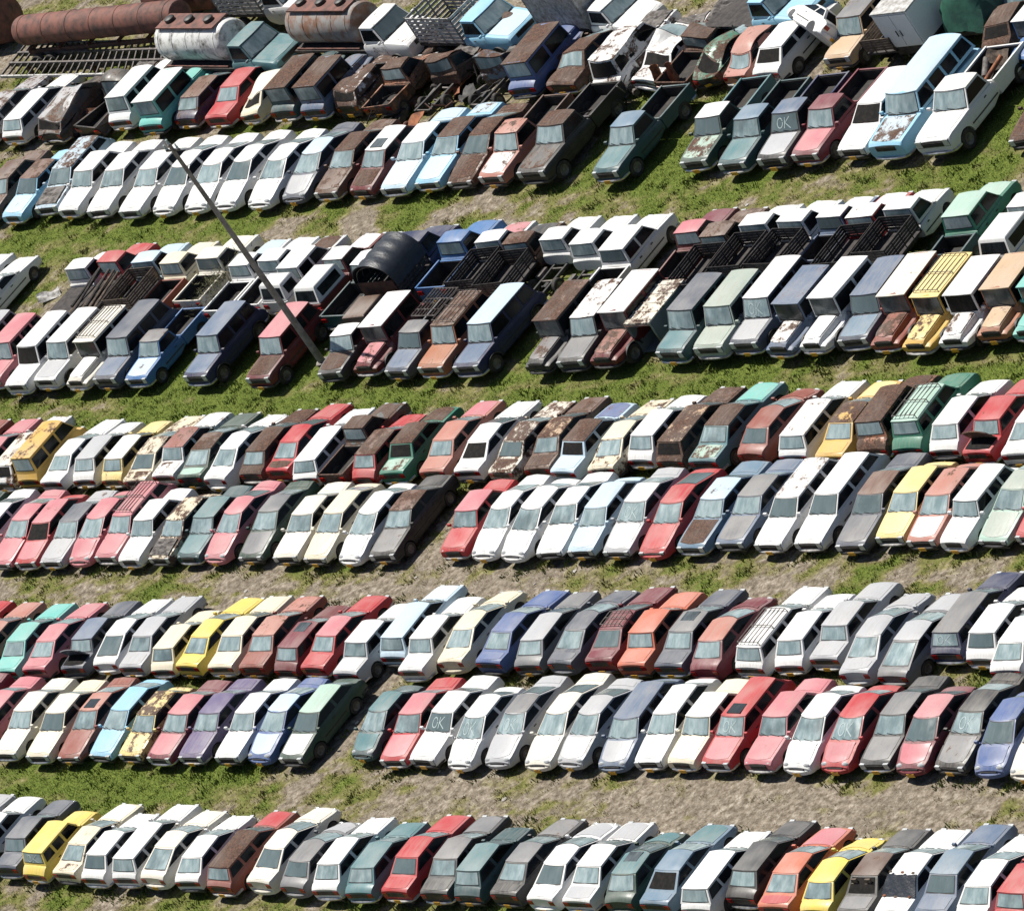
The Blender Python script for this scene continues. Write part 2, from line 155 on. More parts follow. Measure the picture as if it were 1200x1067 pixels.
 ('hatch_small',-7.03,0.05,-1.1,'red',{'ro': ('rust', 0.6), 'ru': 0.25, 'ls': 1.07, 'k': 1.02, 'near': 'r'},'red hatchback, fifth row up, between dark teal pickup truck and green sedan'),
 ('sedan_tall',-5.23,0.22,1.7,'green',{'ro': ('rust', 0.85), 'ho': ('brown', 0.7), 'bo': ('mint', 0.45), 'f': 'nrg', 'k': 1.02, 'near': 'r'},'green sedan missing rear glass, fifth row up, between red hatchback and salmon sedan'),
 ('sedan_boxy',-2.90,0.46,0.5,'salmon',{'ru': 0.1, 'ho': ('pink', 0.1), 'k': 1.02, 'near': 'r'},'salmon sedan, fifth row up, between green sedan and white sedan'),
 ('sedan_wedge',-0.62,0.36,1.1,'white',{'f': 'nrg', 'k': 1.02, 'near': 'r'},'white sedan missing rear glass, fifth row up, between salmon sedan and ivory sedan'),
 ('sedan_boxy',1.60,0.23,-2.1,'ivory',{'ru': 0.5, 'ro': ('ivory', 0.62), 'k': 1.02, 'near': 'r'},'rusty ivory sedan, fifth row up, between white sedan and brown sedan'),
 ('sedan_boxy',3.58,0.36,1.0,'brown',{'ro': ('tan', 0.6), 'ru': 0.45, 'bo': ('rust', 0.9), 'k': 1.02, 'near': 'r'},'rusty brown sedan, fifth row up, between ivory sedan and pale blue sedan'),
 ('sedan_tall',5.50,-0.03,-2.5,'pale blue',{'ro': ('rust', 0.65), 'ho': ('blue', 0.3), 'f': 'nrg', 'k': 1.02, 'near': 'r'},'pale blue sedan missing rear glass, fifth row up, between brown sedan and cream sedan'),
 ('sedan_wedge',7.58,0.10,2.6,'cream',{'ru': 0.42, 'ro': ('cream', 0.1), 'k': 1.02, 'near': 'r'},'rusty cream sedan, fifth row up, between pale blue sedan and white hatchback'),
 ('hatch_small',9.38,0.44,-2.1,'white',{'ls': 1.06, 'ru': 0.2, 'k': 1.02, 'near': 'r'},'white hatchback, fifth row up, between cream sedan and brown station wagon'),
 ('wagon',11.26,0.52,-1.1,'brown',{'ru': 0.6, 'ro': ('tan', 0.62), 'f': 'nrg', 'k': 1.02, 'near': 'r'},'rusty brown station wagon missing rear glass, fifth row up, between white hatchback and teal sedan'),
 ('sedan_long',13.32,0.50,-1.4,'teal',{'ro': ('rust', 0.85), 'bo': ('mint', 0.5), 'ho': ('turquoise', 0.1), 'hs': 1.06, 'k': 1.02, 'near': 'r'},'teal sedan with rusty brown roof, fifth row up, between brown station wagon and brick hatchback'),
 ('hatch_round',15.62,0.54,-2.1,'brick',{'ls': 1.02, 'k': 1.02, 'near': 'r'},'brick hatchback, fifth row up, between teal sedan and white station wagon'),
 ('wagon',18.01,0.56,-0.8,'white',{'ro': ('white', 0.36), 'ru': 0.2, 'ls': 0.97, 'k': 1.02, 'near': 'r'},'white station wagon, fifth row up, between brick hatchback and mustard sedan'),
 ('sedan_boxy',20.03,0.47,0.2,'mustard',{'ro': ('mustard', 0.62), 'ho': ('pale yellow', 0.1), 'k': 1.02, 'near': 'r'},'mustard sedan, fifth row up, between white station wagon and rust orange station wagon'),
 ('small_wagon',22.11,0.58,1.9,'rust orange',{'ru': 0.6, 'ro': ('rust', 0.9), 'ho': ('rust', 0.7), 'ws': 1.1, 'hs': 1.14, 'ls': 1.1, 'k': 1.02, 'near': 'r'},'rusty rust orange station wagon, fifth row up, between mustard sedan and green station wagon'),
 ('small_wagon',23.95,0.63,1.3,'green',{'ru': 0.25, 'ro': ('mint', 0.15), 'f': 'rack', 'ws': 1.1, 'hs': 1.14, 'ls': 1.12, 'k': 1.02, 'near': 'r'},'green station wagon, fifth row up, between rust orange station wagon and white hatchback'),
 ('hatch_small',25.86,0.43,1.8,'white',{'ls': 1.1, 'f': 'np', 'k': 1.02, 'near': 'r'},'white hatchback, fifth row up, between green station wagon and red sedan'),
 ('sedan_tall',27.93,0.25,-0.6,'red',{'ru': 0.22, 'bo': ('rust', 0.6), 'f': 'ob', 'k': 1.02, 'near': 'r'},'red sedan with raised boot lid, fifth row up, between white hatchback and white sedan'),
 ('sedan_wedge',30.05,0.13,1.3,'white',{'k': 1.02, 'near': 'r'},'white sedan, fifth row up, beside red sedan at right end'),
 ('sedan_boxy',31.92,0.24,-1.2,'slate',{'k': 1.02, 'near': 'r'},'slate grey sedan, fifth row up, beside white sedan at right end'),
 ('suv',-41.80,7.70,181.0,'silver',{'k': 1.03, 'near': 'f'},'silver off-roader, sixth row up, beside faded red off-roader at left end'),
 ('suv',-39.60,7.51,178.5,'pink',{'k': 1.03, 'ls': 0.912, 'near': 'f'},'faded red off-roader, sixth row up, beside white off-roader at left end'),
 ('suv_long',-37.28,7.31,178.6,'white',{'f': 'nws', 'ls': 0.939, 'k': 1.03, 'near': 'f'},'white off-roader missing its windscreen, sixth row up, between faded red off-roader and white off-roader'),
 ('suv_long',-35.30,7.48,178.2,'white',{'ho': ('silver', 0.1), 'ro': ('white', 0.0), 'ls': 0.93, 'k': 1.03, 'near': 'f'},'white off-roader, sixth row up, between white off-roader and ivory jeep'),
 ('jeep',-32.86,7.22,178.9,'ivory',{'f': 'rack', 'ro': ('ivory', 0.1), 'ho': ('white', 0.0), 'ls': 1.08, 'k': 1.03, 'near': 'f'},'ivory jeep with roof rack, sixth row up, between white off-roader and slate grey off-roader'),
 ('suv_long',-30.78,7.47,179.1,'slate',{'ho': ('slate blue', 0.1), 'hs': 1.05, 'ls': 1.0, 'k': 1.03, 'near': 'f'},'slate grey off-roader, sixth row up, between ivory jeep and bright blue pickup truck'),
 ('pickup',-28.78,7.50,180.5,'bright blue',{'ho': ('pale blue', 0.3), 'ro': ('grey', 0.4), 'ls': 0.958, 'k': 1.03, 'near': 'f'},'bright blue pickup truck, sixth row up, between slate grey off-roader and navy off-roader'),
 ('suv',-24.33,7.22,179.8,'navy',{'ro': ('slate blue', 0.05), 'ho': ('slate blue', 0.0), 'k': 1.03, 'near': 'f'},'navy off-roader, sixth row up, between bright blue pickup truck and maroon off-roader'),
 ('suv',-19.73,6.87,180.1,'maroon',{'ro': ('pink', 0.1), 'ho': ('rust', 0.8), 'k': 1.03, 'near': 'f'},'maroon off-roader with rusty brown bonnet, sixth row up, between navy off-roader and charcoal pickup truck'),
 ('pickup',-15.24,7.05,182.6,'dark grey',{'ro': ('white', 0.1), 'ho': ('brown', 0.7), 'f': 'can', 'cc': 'brown', 'ls': 0.9, 'k': 1.03, 'near': 'f'},'charcoal pickup truck with canopy, sixth row up, between maroon off-roader and maroon jeep'),
 ('jeep',-12.92,6.98,180.5,'maroon',{'ro': ('white', 0.12), 'ho': ('pink', 0.4), 'k': 1.03, 'near': 'f'},'maroon jeep, sixth row up, between charcoal pickup truck and slate grey pickup truck'),
 ('pickup',-10.71,7.02,178.4,'slate',{'f': 'rackbed', 'ho': ('slate blue', 0.05), 'ro': ('grey', 0.1), 'ls': 0.915, 'k': 1.03, 'near': 'f'},'slate grey pickup truck, sixth row up, between maroon jeep and rust orange off-roader'),
 ('suv',-8.34,6.82,179.8,'rust orange',{'ru': 0.3, 'ho': ('rust orange', 0.35), 'ro': ('brown', 0.5), 'f': 'rack', 'ls': 0.974, 'k': 1.03, 'near': 'f'},'rust orange off-roader, sixth row up, between slate grey pickup truck and navy off-roader'),
 ('suv_long',-6.01,6.97,179.3,'navy',{'ro': ('pale blue', 0.0), 'ho': ('slate blue', 0.0), 'k': 1.03, 'near': 'f'},'navy off-roader, sixth row up, between rust orange off-roader and charcoal jeep'),
 ('jeep',-1.62,6.73,179.8,'dark grey',{'ro': ('rust', 0.62), 'ho': ('grey', 0.45), 'ls': 1.1, 'f': 'nwh0', 'k': 1.03, 'near': 'f'},'charcoal jeep with rusty brown roof, sixth row up, between navy off-roader and charcoal off-roader'),
 ('suv',0.25,6.92,181.7,'dark grey',{'ro': ('white', 0.42), 'ho': ('grey', 0.05), 'ls': 1.03, 'k': 1.03, 'near': 'f'},'charcoal off-roader with white roof, sixth row up, between charcoal jeep and maroon jeep'),
 ('jeep',2.30,6.94,179.9,'maroon',{'ro': ('white', 0.0), 'ho': ('brick', 0.5), 'ls': 1.15, 'ws': 1.06, 'k': 1.03, 'near': 'f'},'maroon jeep with white roof, sixth row up, between charcoal off-roader and dark teal off-roader'),
 ('suv_long',6.29,6.82,177.5,'dark teal',{'ro': ('slate', 0.1), 'ho': ('teal', 0.2), 'k': 1.03, 'ls': 0.873, 'near': 'f'},'dark teal off-roader, sixth row up, between maroon jeep and pale green off-roader'),
 ('suv_long',8.27,6.96,180.6,'pale green',{'ro': ('pale green', 0.1), 'k': 1.03, 'ls': 0.866, 'near': 'f'},'pale green off-roader, sixth row up, between dark teal off-roader and slate grey off-roader'),
 ('suv_long',10.24,7.42,178.6,'slate',{'ro': ('white', 0.0), 'ho': ('silver', 0.05), 'f': 'ok', 'k': 1.03, 'ls': 0.976, 'near': 'f'},'slate grey off-roader, sixth row up, between pale green off-roader and slate blue jeep'),
 ('jeep',12.47,6.74,177.9,'slate blue',{'ro': ('slate blue', 0.3), 'ho': ('white', 0.48), 'ru': 0.3, 'k': 1.03, 'near': 'f'},'slate blue jeep with white bonnet, sixth row up, between slate grey off-roader and white jeep'),
 ('jeep',14.37,6.95,177.7,'white',{'ru': 0.2, 'ls': 1.088, 'k': 1.03, 'near': 'f'},'white jeep, sixth row up, between slate blue jeep and slate grey off-roader'),
 ('suv',16.24,7.23,181.8,'slate',{'ro': ('slate blue', 0.1), 'ho': ('steel blue', 0.05), 'k': 1.03, 'near': 'f'},'slate grey off-roader, sixth row up, between white jeep and brick jeep'),
 ('jeep',18.15,6.97,181.3,'brick',{'ro': ('ivory', 0.25), 'ho': ('brick', 0.55), 'ls': 1.1, 'k': 1.03, 'near': 'f'},'brick jeep with white roof, sixth row up, between slate grey off-roader and mustard jeep'),
 ('jeep',20.13,6.73,179.2,'mustard',{'ro': ('pale yellow', 0.2), 'ho': ('pale yellow', 0.42), 'f': 'rack', 'ls': 1.12, 'k': 1.03, 'near': 'f'},'mustard jeep with roof rack, sixth row up, between brick jeep and white jeep'),
 ('jeep',21.96,6.59,181.6,'white',{'ro': ('white', 0.0), 'ho': ('white', 0.42), 'f': 'nws', 'bc': 'red', 'k': 1.03, 'near': 'f'},'white jeep missing its windscreen, sixth row up, between mustard jeep and rust orange jeep'),
 ('jeep',23.78,6.73,182.4,'rust orange',{'ro': ('tan', 0.25), 'ho': ('tan', 0.3), 'ls': 0.92, 'k': 1.03, 'near': 'f'},'rust orange jeep, sixth row up, between white jeep and turquoise jeep'),
 ('jeep',25.61,6.94,181.2,'turquoise',{'ru': 0.15, 'k': 1.03, 'near': 'f'},'turquoise jeep, sixth row up, beside rust orange jeep at right end'),
 ('sedan_long',-48.35,12.66,-0.5,'white',{'k': 1.07, 'near': 'r'},'white sedan, seventh row up, beside white sedan at left end'),
 ('sedan_long',-45.99,12.30,1.3,'white',{'ru': 0.1, 'k': 1.07, 'near': 'r'},'white sedan, seventh row up, between white sedan and white stake truck'),
 ('stake_truck',-38.96,12.02,0.8,'white',{'f': 'nostake', 'k': 1.07, 'ls': 0.8, 'near': 'r'},'white stake truck, seventh row up, between white sedan and red stake truck'),
 ('stake_truck',-36.91,12.34,-2.5,'red',{'f': 'nostake', 'k': 1.07, 'ls': 0.826, 'near': 'r'},'red stake truck, seventh row up, between white stake truck and pale blue stake truck'),
 ('stake_truck',-34.14,12.17,2.0,'pale blue',{'stakec': 'wood', 'k': 1.07, 'ls': 0.8, 'near': 'r'},'pale blue stake truck, seventh row up, between red stake truck and cream pickup truck'),
 ('pickup',-32.15,12.27,-0.3,'cream',{'bc': 'brick', 'k': 1.07, 'ls': 0.885, 'near': 'r'},'cream pickup truck, seventh row up, between pale blue stake truck and ivory pickup truck'),
 ('pickup_big',-29.32,12.29,-1.8,'ivory',{'k': 1.07, 'ls': 0.8, 'near': 'r'},'ivory pickup truck, seventh row up, between cream pickup truck and white pickup truck'),
 ('pickup',-26.89,11.86,-1.7,'white',{'ho': ('pale blue', 0.1), 'ls': 0.97, 'k': 1.07, 'near': 'r'},'white pickup truck, seventh row up, between ivory pickup truck and white pickup truck'),
 ('pickup',-24.89,11.95,-1.4,'white',{'k': 1.07, 'ls': 0.919, 'near': 'r'},'white pickup truck, seventh row up, first from left among 2 alike in line'),
 ('pickup_crew',-22.86,11.89,-1.3,'white',{'f': 'can', 'cc': 'white', 'ls': 0.853, 'ho': ('brown', 0.7), 'k': 1.07, 'near': 'r'},'white pickup truck with canopy, seventh row up, between white pickup truck and maroon pickup truck'),
 ('pickup',-20.30,11.76,-1.6,'maroon',{'ro': ('white', 0.0), 'f': 'can', 'cc': 'white', 'ho': ('white', 0.1), 'k': 1.07, 'ls': 0.982, 'near': 'r'},'maroon pickup truck, seventh row up, between white pickup truck and dark teal pickup truck'),
 ('pickup_big',-17.62,11.13,-1.3,'dark teal',{'ro': ('white', 0.0), 'ho': ('white', 0.15), 'ws': 0.94, 'k': 1.07, 'near': 'r'},'dark teal pickup truck, seventh row up, between maroon pickup truck and navy stake truck'),
 ('stake_truck',-15.27,11.75,0.7,'navy',{'ws': 1.2, 'hs': 1.12, 'ls': 0.8, 'k': 1.07, 'near': 'r'},'navy stake truck, seventh row up, between dark teal pickup truck and bright blue pickup truck'),
 ('pickup_big',-12.28,11.81,0.7,'bright blue',{'ws': 0.95, 'hs': 1.1, 'k': 1.07, 'ls': 0.8, 'near': 'r'},'bright blue pickup truck, seventh row up, between navy stake truck and white stake truck'),
 ('stake_truck',-10.19,11.75,2.0,'white',{'ho': ('pink', 0.35), 'ls': 0.8, 'k': 1.07, 'near': 'r'},'white stake truck, seventh row up, between bright blue pickup truck and brown stake truck'),
 ('stake_truck',-8.15,11.47,2.5,'brown',{'ru': 0.6, 'ho': ('dark grey', 0.1), 'ls': 0.8, 'k': 1.07, 'near': 'r'},'rusty brown stake truck, seventh row up, between white stake truck and white pickup truck'),
 ('chassis_truck',-6.14,11.81,-0.4,'white',{'ru': 0.15, 'k': 1.07, 'ls': 0.859, 'near': 'r'},'white pickup truck, seventh row up, between brown stake truck and white pickup truck'),
 ('chassis_truck',-3.77,11.28,-0.1,'white',{'ru': 0.15, 'ho': ('white', 0.0), 'k': 1.07, 'near': 'r'},'white pickup truck, seventh row up, second from left among 2 alike in line'),
 ('pickup_crew',-1.56,11.50,0.3,'white',{'k': 1.07, 'ls': 0.888, 'near': 'r'},'white pickup truck, seventh row up, between white pickup truck and maroon pickup truck'),
 ('pickup',2.34,11.67,0.9,'maroon',{'ro': ('pink', 0.1), 'ho': ('burgundy', 0.05), 'k': 1.07, 'ls': 0.881, 'near': 'r'},'maroon pickup truck, seventh row up, between white pickup truck and brown stake truck'),
 ('stake_truck',4.32,10.95,1.2,'brown',{'ru': 0.5, 'ho': ('brown', 0.5), 'ls': 0.95, 'k': 1.07, 'near': 'r'},'rusty brown stake truck, seventh row up, between maroon pickup truck and white stake truck'),
 ('stake_truck',6.36,11.38,1.2,'white',{'k': 1.07, 'ls': 0.8, 'near': 'r'},'white stake truck, seventh row up, between brown stake truck and white stake truck'),
 ('stake_truck',8.40,11.50,-2.5,'white',{'ls': 0.8, 'k': 1.07, 'near': 'r'},'white stake truck, seventh row up, between white stake truck and slate blue pickup truck'),
 ('pickup',10.39,11.95,-1.2,'slate blue',{'ro': ('white', 0.2), 'ho': ('white', 0.0), 'k': 1.07, 'ls': 0.8, 'near': 'r'},'slate blue pickup truck, seventh row up, between white stake truck and red stake truck'),
 ('stake_truck',12.38,11.46,0.9,'red',{'ro': ('white', 0.3), 'ho': ('white', 0.0), 'k': 1.07, 'ls': 0.875, 'near': 'r'},'red stake truck, seventh row up, between slate blue pickup truck and white stake truck'),
 ('stake_truck',14.42,11.63,0.9,'white',{'ro': ('white', 0.25), 'ho': ('white', 0.15), 'k': 1.07, 'ls': 0.8, 'near': 'r'},'white stake truck, seventh row up, between red stake truck and green pickup truck'),
 ('pickup_crew',17.95,11.90,2.3,'green',{'ro': ('mint', 0.1), 'ho': ('mint', 0.05), 'bc': 'dark teal', 'k': 1.07, 'ls': 0.851, 'near': 'r'},'green pickup truck, seventh row up, beside white stake truck at right end'),
 ('pickup',21.02,11.78,0.7,'white',{'f': 'can', 'cc': 'white', 'k': 1.07, 'near': 'r'},'white pickup truck with canopy, seventh row up, beside green pickup truck at right end'),
 ('sedan_tall',-52.91,20.51,179.0,'brown',{'ru': 0.4, 'k': 1.13, 'near': 'f'},'rusty brown sedan, eighth row up, beside sky blue sedan at left end'),
 ('sedan_tall',-50.39,20.31,177.5,'sky blue',{'ro': ('rust', 0.5), 'ho': ('pale blue', 0.2), 'k': 1.13, 'near': 'f'},'sky blue sedan, eighth row up, between brown sedan and pale blue station wagon'),
 ('wagon',-48.28,20.81,182.6,'pale blue',{'ro': ('pale blue', 0.5), 'f': 'nh', 'ru': 0.4, 'k': 1.13, 'near': 'f'},'rusty pale blue station wagon, eighth row up, between sky blue sedan and white sedan'),
 ('sedan_tall',-46.06,20.38,178.4,'white',{'ho': ('white', 0.3), 'k': 1.13, 'near': 'f'},'white sedan, eighth row up, between pale blue station wagon and white sedan'),
 ('sedan_boxy',-43.77,20.28,181.6,'white',{'k': 1.13, 'near': 'f'},'white sedan, eighth row up, first from left among 5 alike in line'),
 ('sedan_boxy',-40.96,20.08,179.1,'white',{'ls': 1.04, 'k': 1.13, 'near': 'f'},'white sedan, eighth row up, second from left among 5 alike in line'),
 ('sedan_round',-38.51,19.96,178.7,'white',{'k': 1.13, 'near': 'f'},'white sedan, eighth row up, third from left among 5 alike in line'),
 ('sedan_round',-36.23,19.95,181.5,'white',{'k': 1.13, 'near': 'f'},'white sedan, eighth row up, fourth from left among 5 alike in line'),
 ('sedan_round',-33.84,19.87,178.6,'white',{'ho': ('white', 0.12), 'k': 1.13, 'near': 'f'},'white sedan, eighth row up, fifth from left among 5 alike in line'),
 ('sedan_round',-31.36,19.78,179.5,'white',{'k': 1.13, 'near': 'f'},'white sedan, eighth row up, between white sedan and slate grey sedan'),
 ('sedan_round',-29.12,20.01,179.7,'slate',{'ho': ('silver', 0.0), 'ro': ('pale blue', 0.0), 'k': 1.13, 'near': 'f'},'slate grey sedan, eighth row up, between white sedan and brown sedan'),
 ('sedan_boxy',-26.68,20.03,177.9,'brown',{'ho': ('brown', 0.45), 'ro': ('rust', 0.8), 'ru': 0.4, 'k': 1.13, 'near': 'f'},'rusty brown sedan, eighth row up, between slate grey sedan and maroon hatchback'),
 ('hatch_small',-24.33,19.76,178.4,'maroon',{'ro': ('white', 0.15), 'ho': ('rust', 0.8), 'f': 'sun', 'ls': 1.06, 'k': 1.13, 'near': 'f'},'maroon hatchback with sunroof, eighth row up, between brown sedan and pale blue sedan'),
 ('sedan_long',-22.04,20.12,180.6,'pale blue',{'ro': ('white', 0.15), 'ho': ('white', 0.22), 'k': 1.13, 'near': 'f'},'pale blue sedan, eighth row up, between maroon hatchback and sky blue sedan'),
 ('sedan_long',-19.80,20.27,179.7,'sky blue',{'ro': ('rust', 0.85), 'ho': ('pale blue', 0.0), 'bo': ('pale blue', 0.4), 'k': 1.13, 'near': 'f'},'sky blue sedan, eighth row up, between pale blue sedan and brown sedan'),
 ('sedan_wedge',-17.72,20.09,180.2,'brown',{'ro': ('rust', 0.9), 'ho': ('rust', 0.85), 'ru': 0.55, 'k': 1.13, 'near': 'f'},'rusty brown sedan, eighth row up, between sky blue sedan and salmon pickup truck'),
 ('pickup',-15.33,20.21,178.7,'salmon',{'ho': ('white', 0.4), 'ro': ('salmon', 0.4), 'bc': 'brown', 'k': 1.13, 'near': 'f'},'salmon pickup truck with white bonnet, eighth row up, between brown sedan and black pickup truck'),
 ('pickup_big',-12.47,20.33,179.2,'black',{'ro': ('rust', 0.8), 'ho': ('dark grey', 0.4), 'ws': 0.95, 'k': 1.13, 'near': 'f'},'black pickup truck, eighth row up, between salmon pickup truck and dark teal pickup truck'),
 ('pickup',-7.59,19.90,179.5,'dark teal',{'ho': ('teal', 0.05), 'ro': ('steel blue', 0.15), 'ls': 1.06, 'k': 1.13, 'near': 'f'},'dark teal pickup truck, eighth row up, between black pickup truck and dark green pickup truck'),
 ('pickup',-2.48,20.05,181.4,'dark green',{'ro': ('white', 0.12), 'ho': ('mint', 0.5), 'bc': 'teal', 'k': 1.13, 'near': 'f'},'dark green pickup truck with white roof, eighth row up, between two dark teal pickup trucks'),
 ('pickup',0.17,19.64,181.3,'dark teal',{'ro': ('steel blue', 0.05), 'ho': ('teal', 0.05), 'k': 1.13, 'near': 'f'},'dark teal pickup truck, eighth row up, between dark green pickup truck and charcoal pickup truck'),
 ('pickup',2.52,19.65,181.9,'dark grey',{'ro': ('slate blue', 0.1), 'ho': ('silver', 0.15), 'f': 'ok', 'bc': 'navy', 'k': 1.13, 'near': 'f'},'charcoal pickup truck, eighth row up, between dark teal pickup truck and burgundy pickup truck'),
 ('pickup',4.59,19.78,178.0,'burgundy',{'ho': ('pink', 0.05), 'ro': ('burgundy', 0.1), 'k': 1.13, 'near': 'f'},'burgundy pickup truck, eighth row up, between charcoal pickup truck and white station wagon'),
 ('wagon',7.03,19.76,178.5,'white',{'f': 'nws oh0', 'ru': 0.15, 'ho': ('white', 0.15), 'k': 1.13, 'near': 'f'},'white station wagon, eighth row up, between burgundy pickup truck and sky blue minibus'),
 ('panel_bus',9.42,20.01,179.2,'sky blue',{'ho': ('pale blue', 0.48), 'ro': ('pale blue', 0.05), 'k': 1.13, 'near': 'f'},'sky blue minibus, eighth row up, between white station wagon and white pickup truck'),
 ('pickup_big',12.04,19.92,180.9,'white',{'ho': ('white', 0.2), 'ru': 0.1, 'k': 1.13, 'near': 'f'},'white pickup truck, eighth row up, between sky blue minibus and brown sedan'),
 ('sedan_long',16.79,19.63,182.2,'brown',{'ru': 0.6, 'ho': ('rust', 0.7), 'k': 1.13, 'near': 'f'},'rusty brown sedan, eighth row up, beside white pickup truck at right end'),
 ('wagon',-59.39,26.98,-1.2,'silver',{'ru': 0.45, 'k': 1.12, 'near': 'r'},'rusty silver station wagon, ninth row up, beside white station wagon at left end'),
 ('wagon',-56.67,26.85,-1.8,'white',{'ru': 0.25, 'k': 1.12, 'near': 'r'},'white station wagon, ninth row up, between silver station wagon and charcoal station wagon'),
 ('wagon',-53.62,26.61,-0.5,'dark grey',{'ro': ('silver', 0.42), 'ru': 0.45, 'f': 'nrg cr', 'k': 1.12, 'near': 'r'},'crumpled charcoal station wagon, ninth row up, between white station wagon and black pickup truck'),
 ('pickup',-50.53,26.92,1.3,'black',{'ru': 0.35, 'f': 'nh nwh cr2', 'k': 1.12, 'near': 'r'},'crumpled black pickup truck, ninth row up, between charcoal station wagon and white off-roader'),
 ('suv',-48.10,26.81,-0.3,'white',{'ls': 0.97, 'k': 1.12, 'near': 'r'},'white off-roader, ninth row up, between black pickup truck and turquoise jeep'),
 ('jeep',-45.06,25.99,0.1,'turquoise',{'ro': ('white', 0.05), 'ru': 0.15, 'k': 1.12, 'near': 'r'},'turquoise jeep with white roof, ninth row up, between white off-roader and navy hatchback'),
 ('hatch_boxy',-43.00,26.50,-1.3,'navy',{'ro': ('rust', 0.45), 'ru': 0.4, 'ls': 1.05, 'k': 1.12, 'near': 'r'},'rusty navy hatchback, ninth row up, between turquoise jeep and red sedan'),
 ('sedan_long',-40.36,26.66,-1.6,'red',{'ho': ('white', 0.1), 'ro': ('red', 0.2), 'k': 1.12, 'near': 'r'},'red sedan with white bonnet, ninth row up, between navy hatchback and cream hatchback'),
 ('hatch_boxy',-38.15,26.27,2.5,'cream',{'ru': 0.3, 'f': 'nrg nwh cr', 'ro': ('ivory', 0.1), 'k': 1.12, 'near': 'r'},'crumpled cream hatchback missing rear glass, ninth row up, between red sedan and dark teal jeep'),
 ('jeep',-35.16,25.94,-0.6,'dark teal',{'ru': 0.4, 'ro': ('rust', 0.8), 'ls': 0.98, 'k': 1.12, 'near': 'r'},'rusty dark teal jeep, ninth row up, between cream hatchback and slate blue jeep'),
 ('jeep',-32.83,25.61,-1.5,'slate blue',{'ru': 0.4, 'ro': ('rust', 0.9), 'k': 1.12, 'ls': 0.89, 'near': 'r'},'rusty slate blue jeep, ninth row up, between dark teal jeep and white station wagon'),
 ('wagon',-30.84,25.83,-2.5,'white',{'ru': 0.6, 'ro': ('rust', 0.7), 'f': 'nrg nwh cr', 'ls': 0.76, 'k': 1.12, 'near': 'r'},'crumpled white station wagon, ninth row up, between slate blue jeep and rust orange pickup truck'),
 ('pickup',-28.05,25.38,-0.9,'rust orange',{'ru': 0.55, 'f': 'cr', 'ro': ('rust', 0.6), 'ls': 0.76, 'k': 1.12, 'near': 'r'},'crumpled rust orange pickup truck, ninth row up, between white station wagon and brown pickup truck'),
 ('chassis_truck',-25.00,25.50,-1.2,'brown',{'ru': 0.6, 'f': 'nws nh cr2', 'ls': 0.76, 'k': 1.12, 'near': 'r'},'crumpled brown pickup truck, ninth row up, left of steel blue pickup truck'),
 ('chassis_truck',-21.27,25.23,-2.3,'steel blue',{'ru': 0.55, 'f': 'nh nws cr2', 'ls': 0.76, 'k': 1.12, 'near': 'r'},'crumpled steel blue pickup truck, ninth row up, between brown pickup truck and blue jeep'),
 ('jeep',-18.44,26.13,0.5,'blue',{'ro': ('rust', 0.9), 'ru': 0.3, 'ls': 1.12, 'k': 1.12, 'near': 'r'},'blue jeep, ninth row up, between steel blue pickup truck and brown sedan'),
 ('sedan_long',-16.06,26.42,-0.5,'brown',{'ru': 0.6, 'ro': ('rust', 0.75), 'f': 'cr', 'k': 1.12, 'near': 'r'},'crumpled brown sedan with rusty brown roof, ninth row up, between blue jeep and white off-roader'),
 ('suv',-12.75,25.89,-1.0,'white',{'ru': 0.45, 'f': 'nrg nh nwh cr', 'k': 1.12, 'ls': 0.993, 'near': 'r'},'crumpled white off-roader missing rear glass, ninth row up, between brown sedan and white sedan'),
 ('sedan_boxy',-10.36,25.92,-2.5,'white',{'ru': 0.35, 'f': 'nrg nwh nh cr2', 'k': 1.12, 'near': 'r'},'crumpled white sedan, ninth row up, between white off-roader and rust orange pickup truck'),
 ('pickup',-8.35,25.77,1.1,'rust orange',{'ru': 0.75, 'f': 'nwh nh cr2', 'k': 1.12, 'near': 'r'},'crumpled rust orange pickup truck, ninth row up, between white sedan and green hatchback'),
 ('hatch_wedge',-6.35,25.64,-2.1,'green',{'ru': 0.5, 'f': 'nrg nwh cr2', 'ls': 1.1, 'k': 1.12, 'near': 'r'},'crumpled green hatchback, ninth row up, between rust orange pickup truck and salmon hatchback'),
 ('hatch_boxy',-4.38,25.50,-1.9,'salmon',{'ru': 0.35, 'f': 'nwh cr', 'ls': 1.12, 'bo': ('grey', 0.1), 'k': 1.12, 'near': 'r'},'crumpled salmon hatchback, ninth row up, between green hatchback and white hatchback'),
 ('hatch_boxy',-2.43,25.46,-0.6,'white',{'f': 'nrg nws', 'ls': 1.12, 'ro': ('white', 0.3), 'k': 1.12, 'near': 'r'},'white hatchback missing its windscreen, ninth row up, beside salmon hatchback at right end'),
 ('hatch_boxy',-31.36,28.84,1.4,'brown',{'ru': 0.7, 'f': 'nwh nrg cr2', 'ls': 0.49, 'k': 1.05, 'near': 'r'},'crumpled brown hatchback missing rear glass, behind ninth row, beside brown sedan at left end'),
 ('sedan_boxy',-28.66,28.68,0.4,'brown',{'ru': 0.7, 'f': 'nwh nh nrg cr2', 'ls': 0.495, 'k': 1.05, 'near': 'r'},'crumpled brown sedan missing rear glass, behind ninth row, between brown hatchback and charcoal hatchback'),
 ('hatch_boxy',-25.86,28.85,2.4,'dark grey',{'ru': 0.6, 'f': 'nwh nh cr2', 'ls': 0.522, 'k': 1.05, 'near': 'r'},'crumpled charcoal hatchback without a bonnet, behind ninth row, between two brown sedans'),
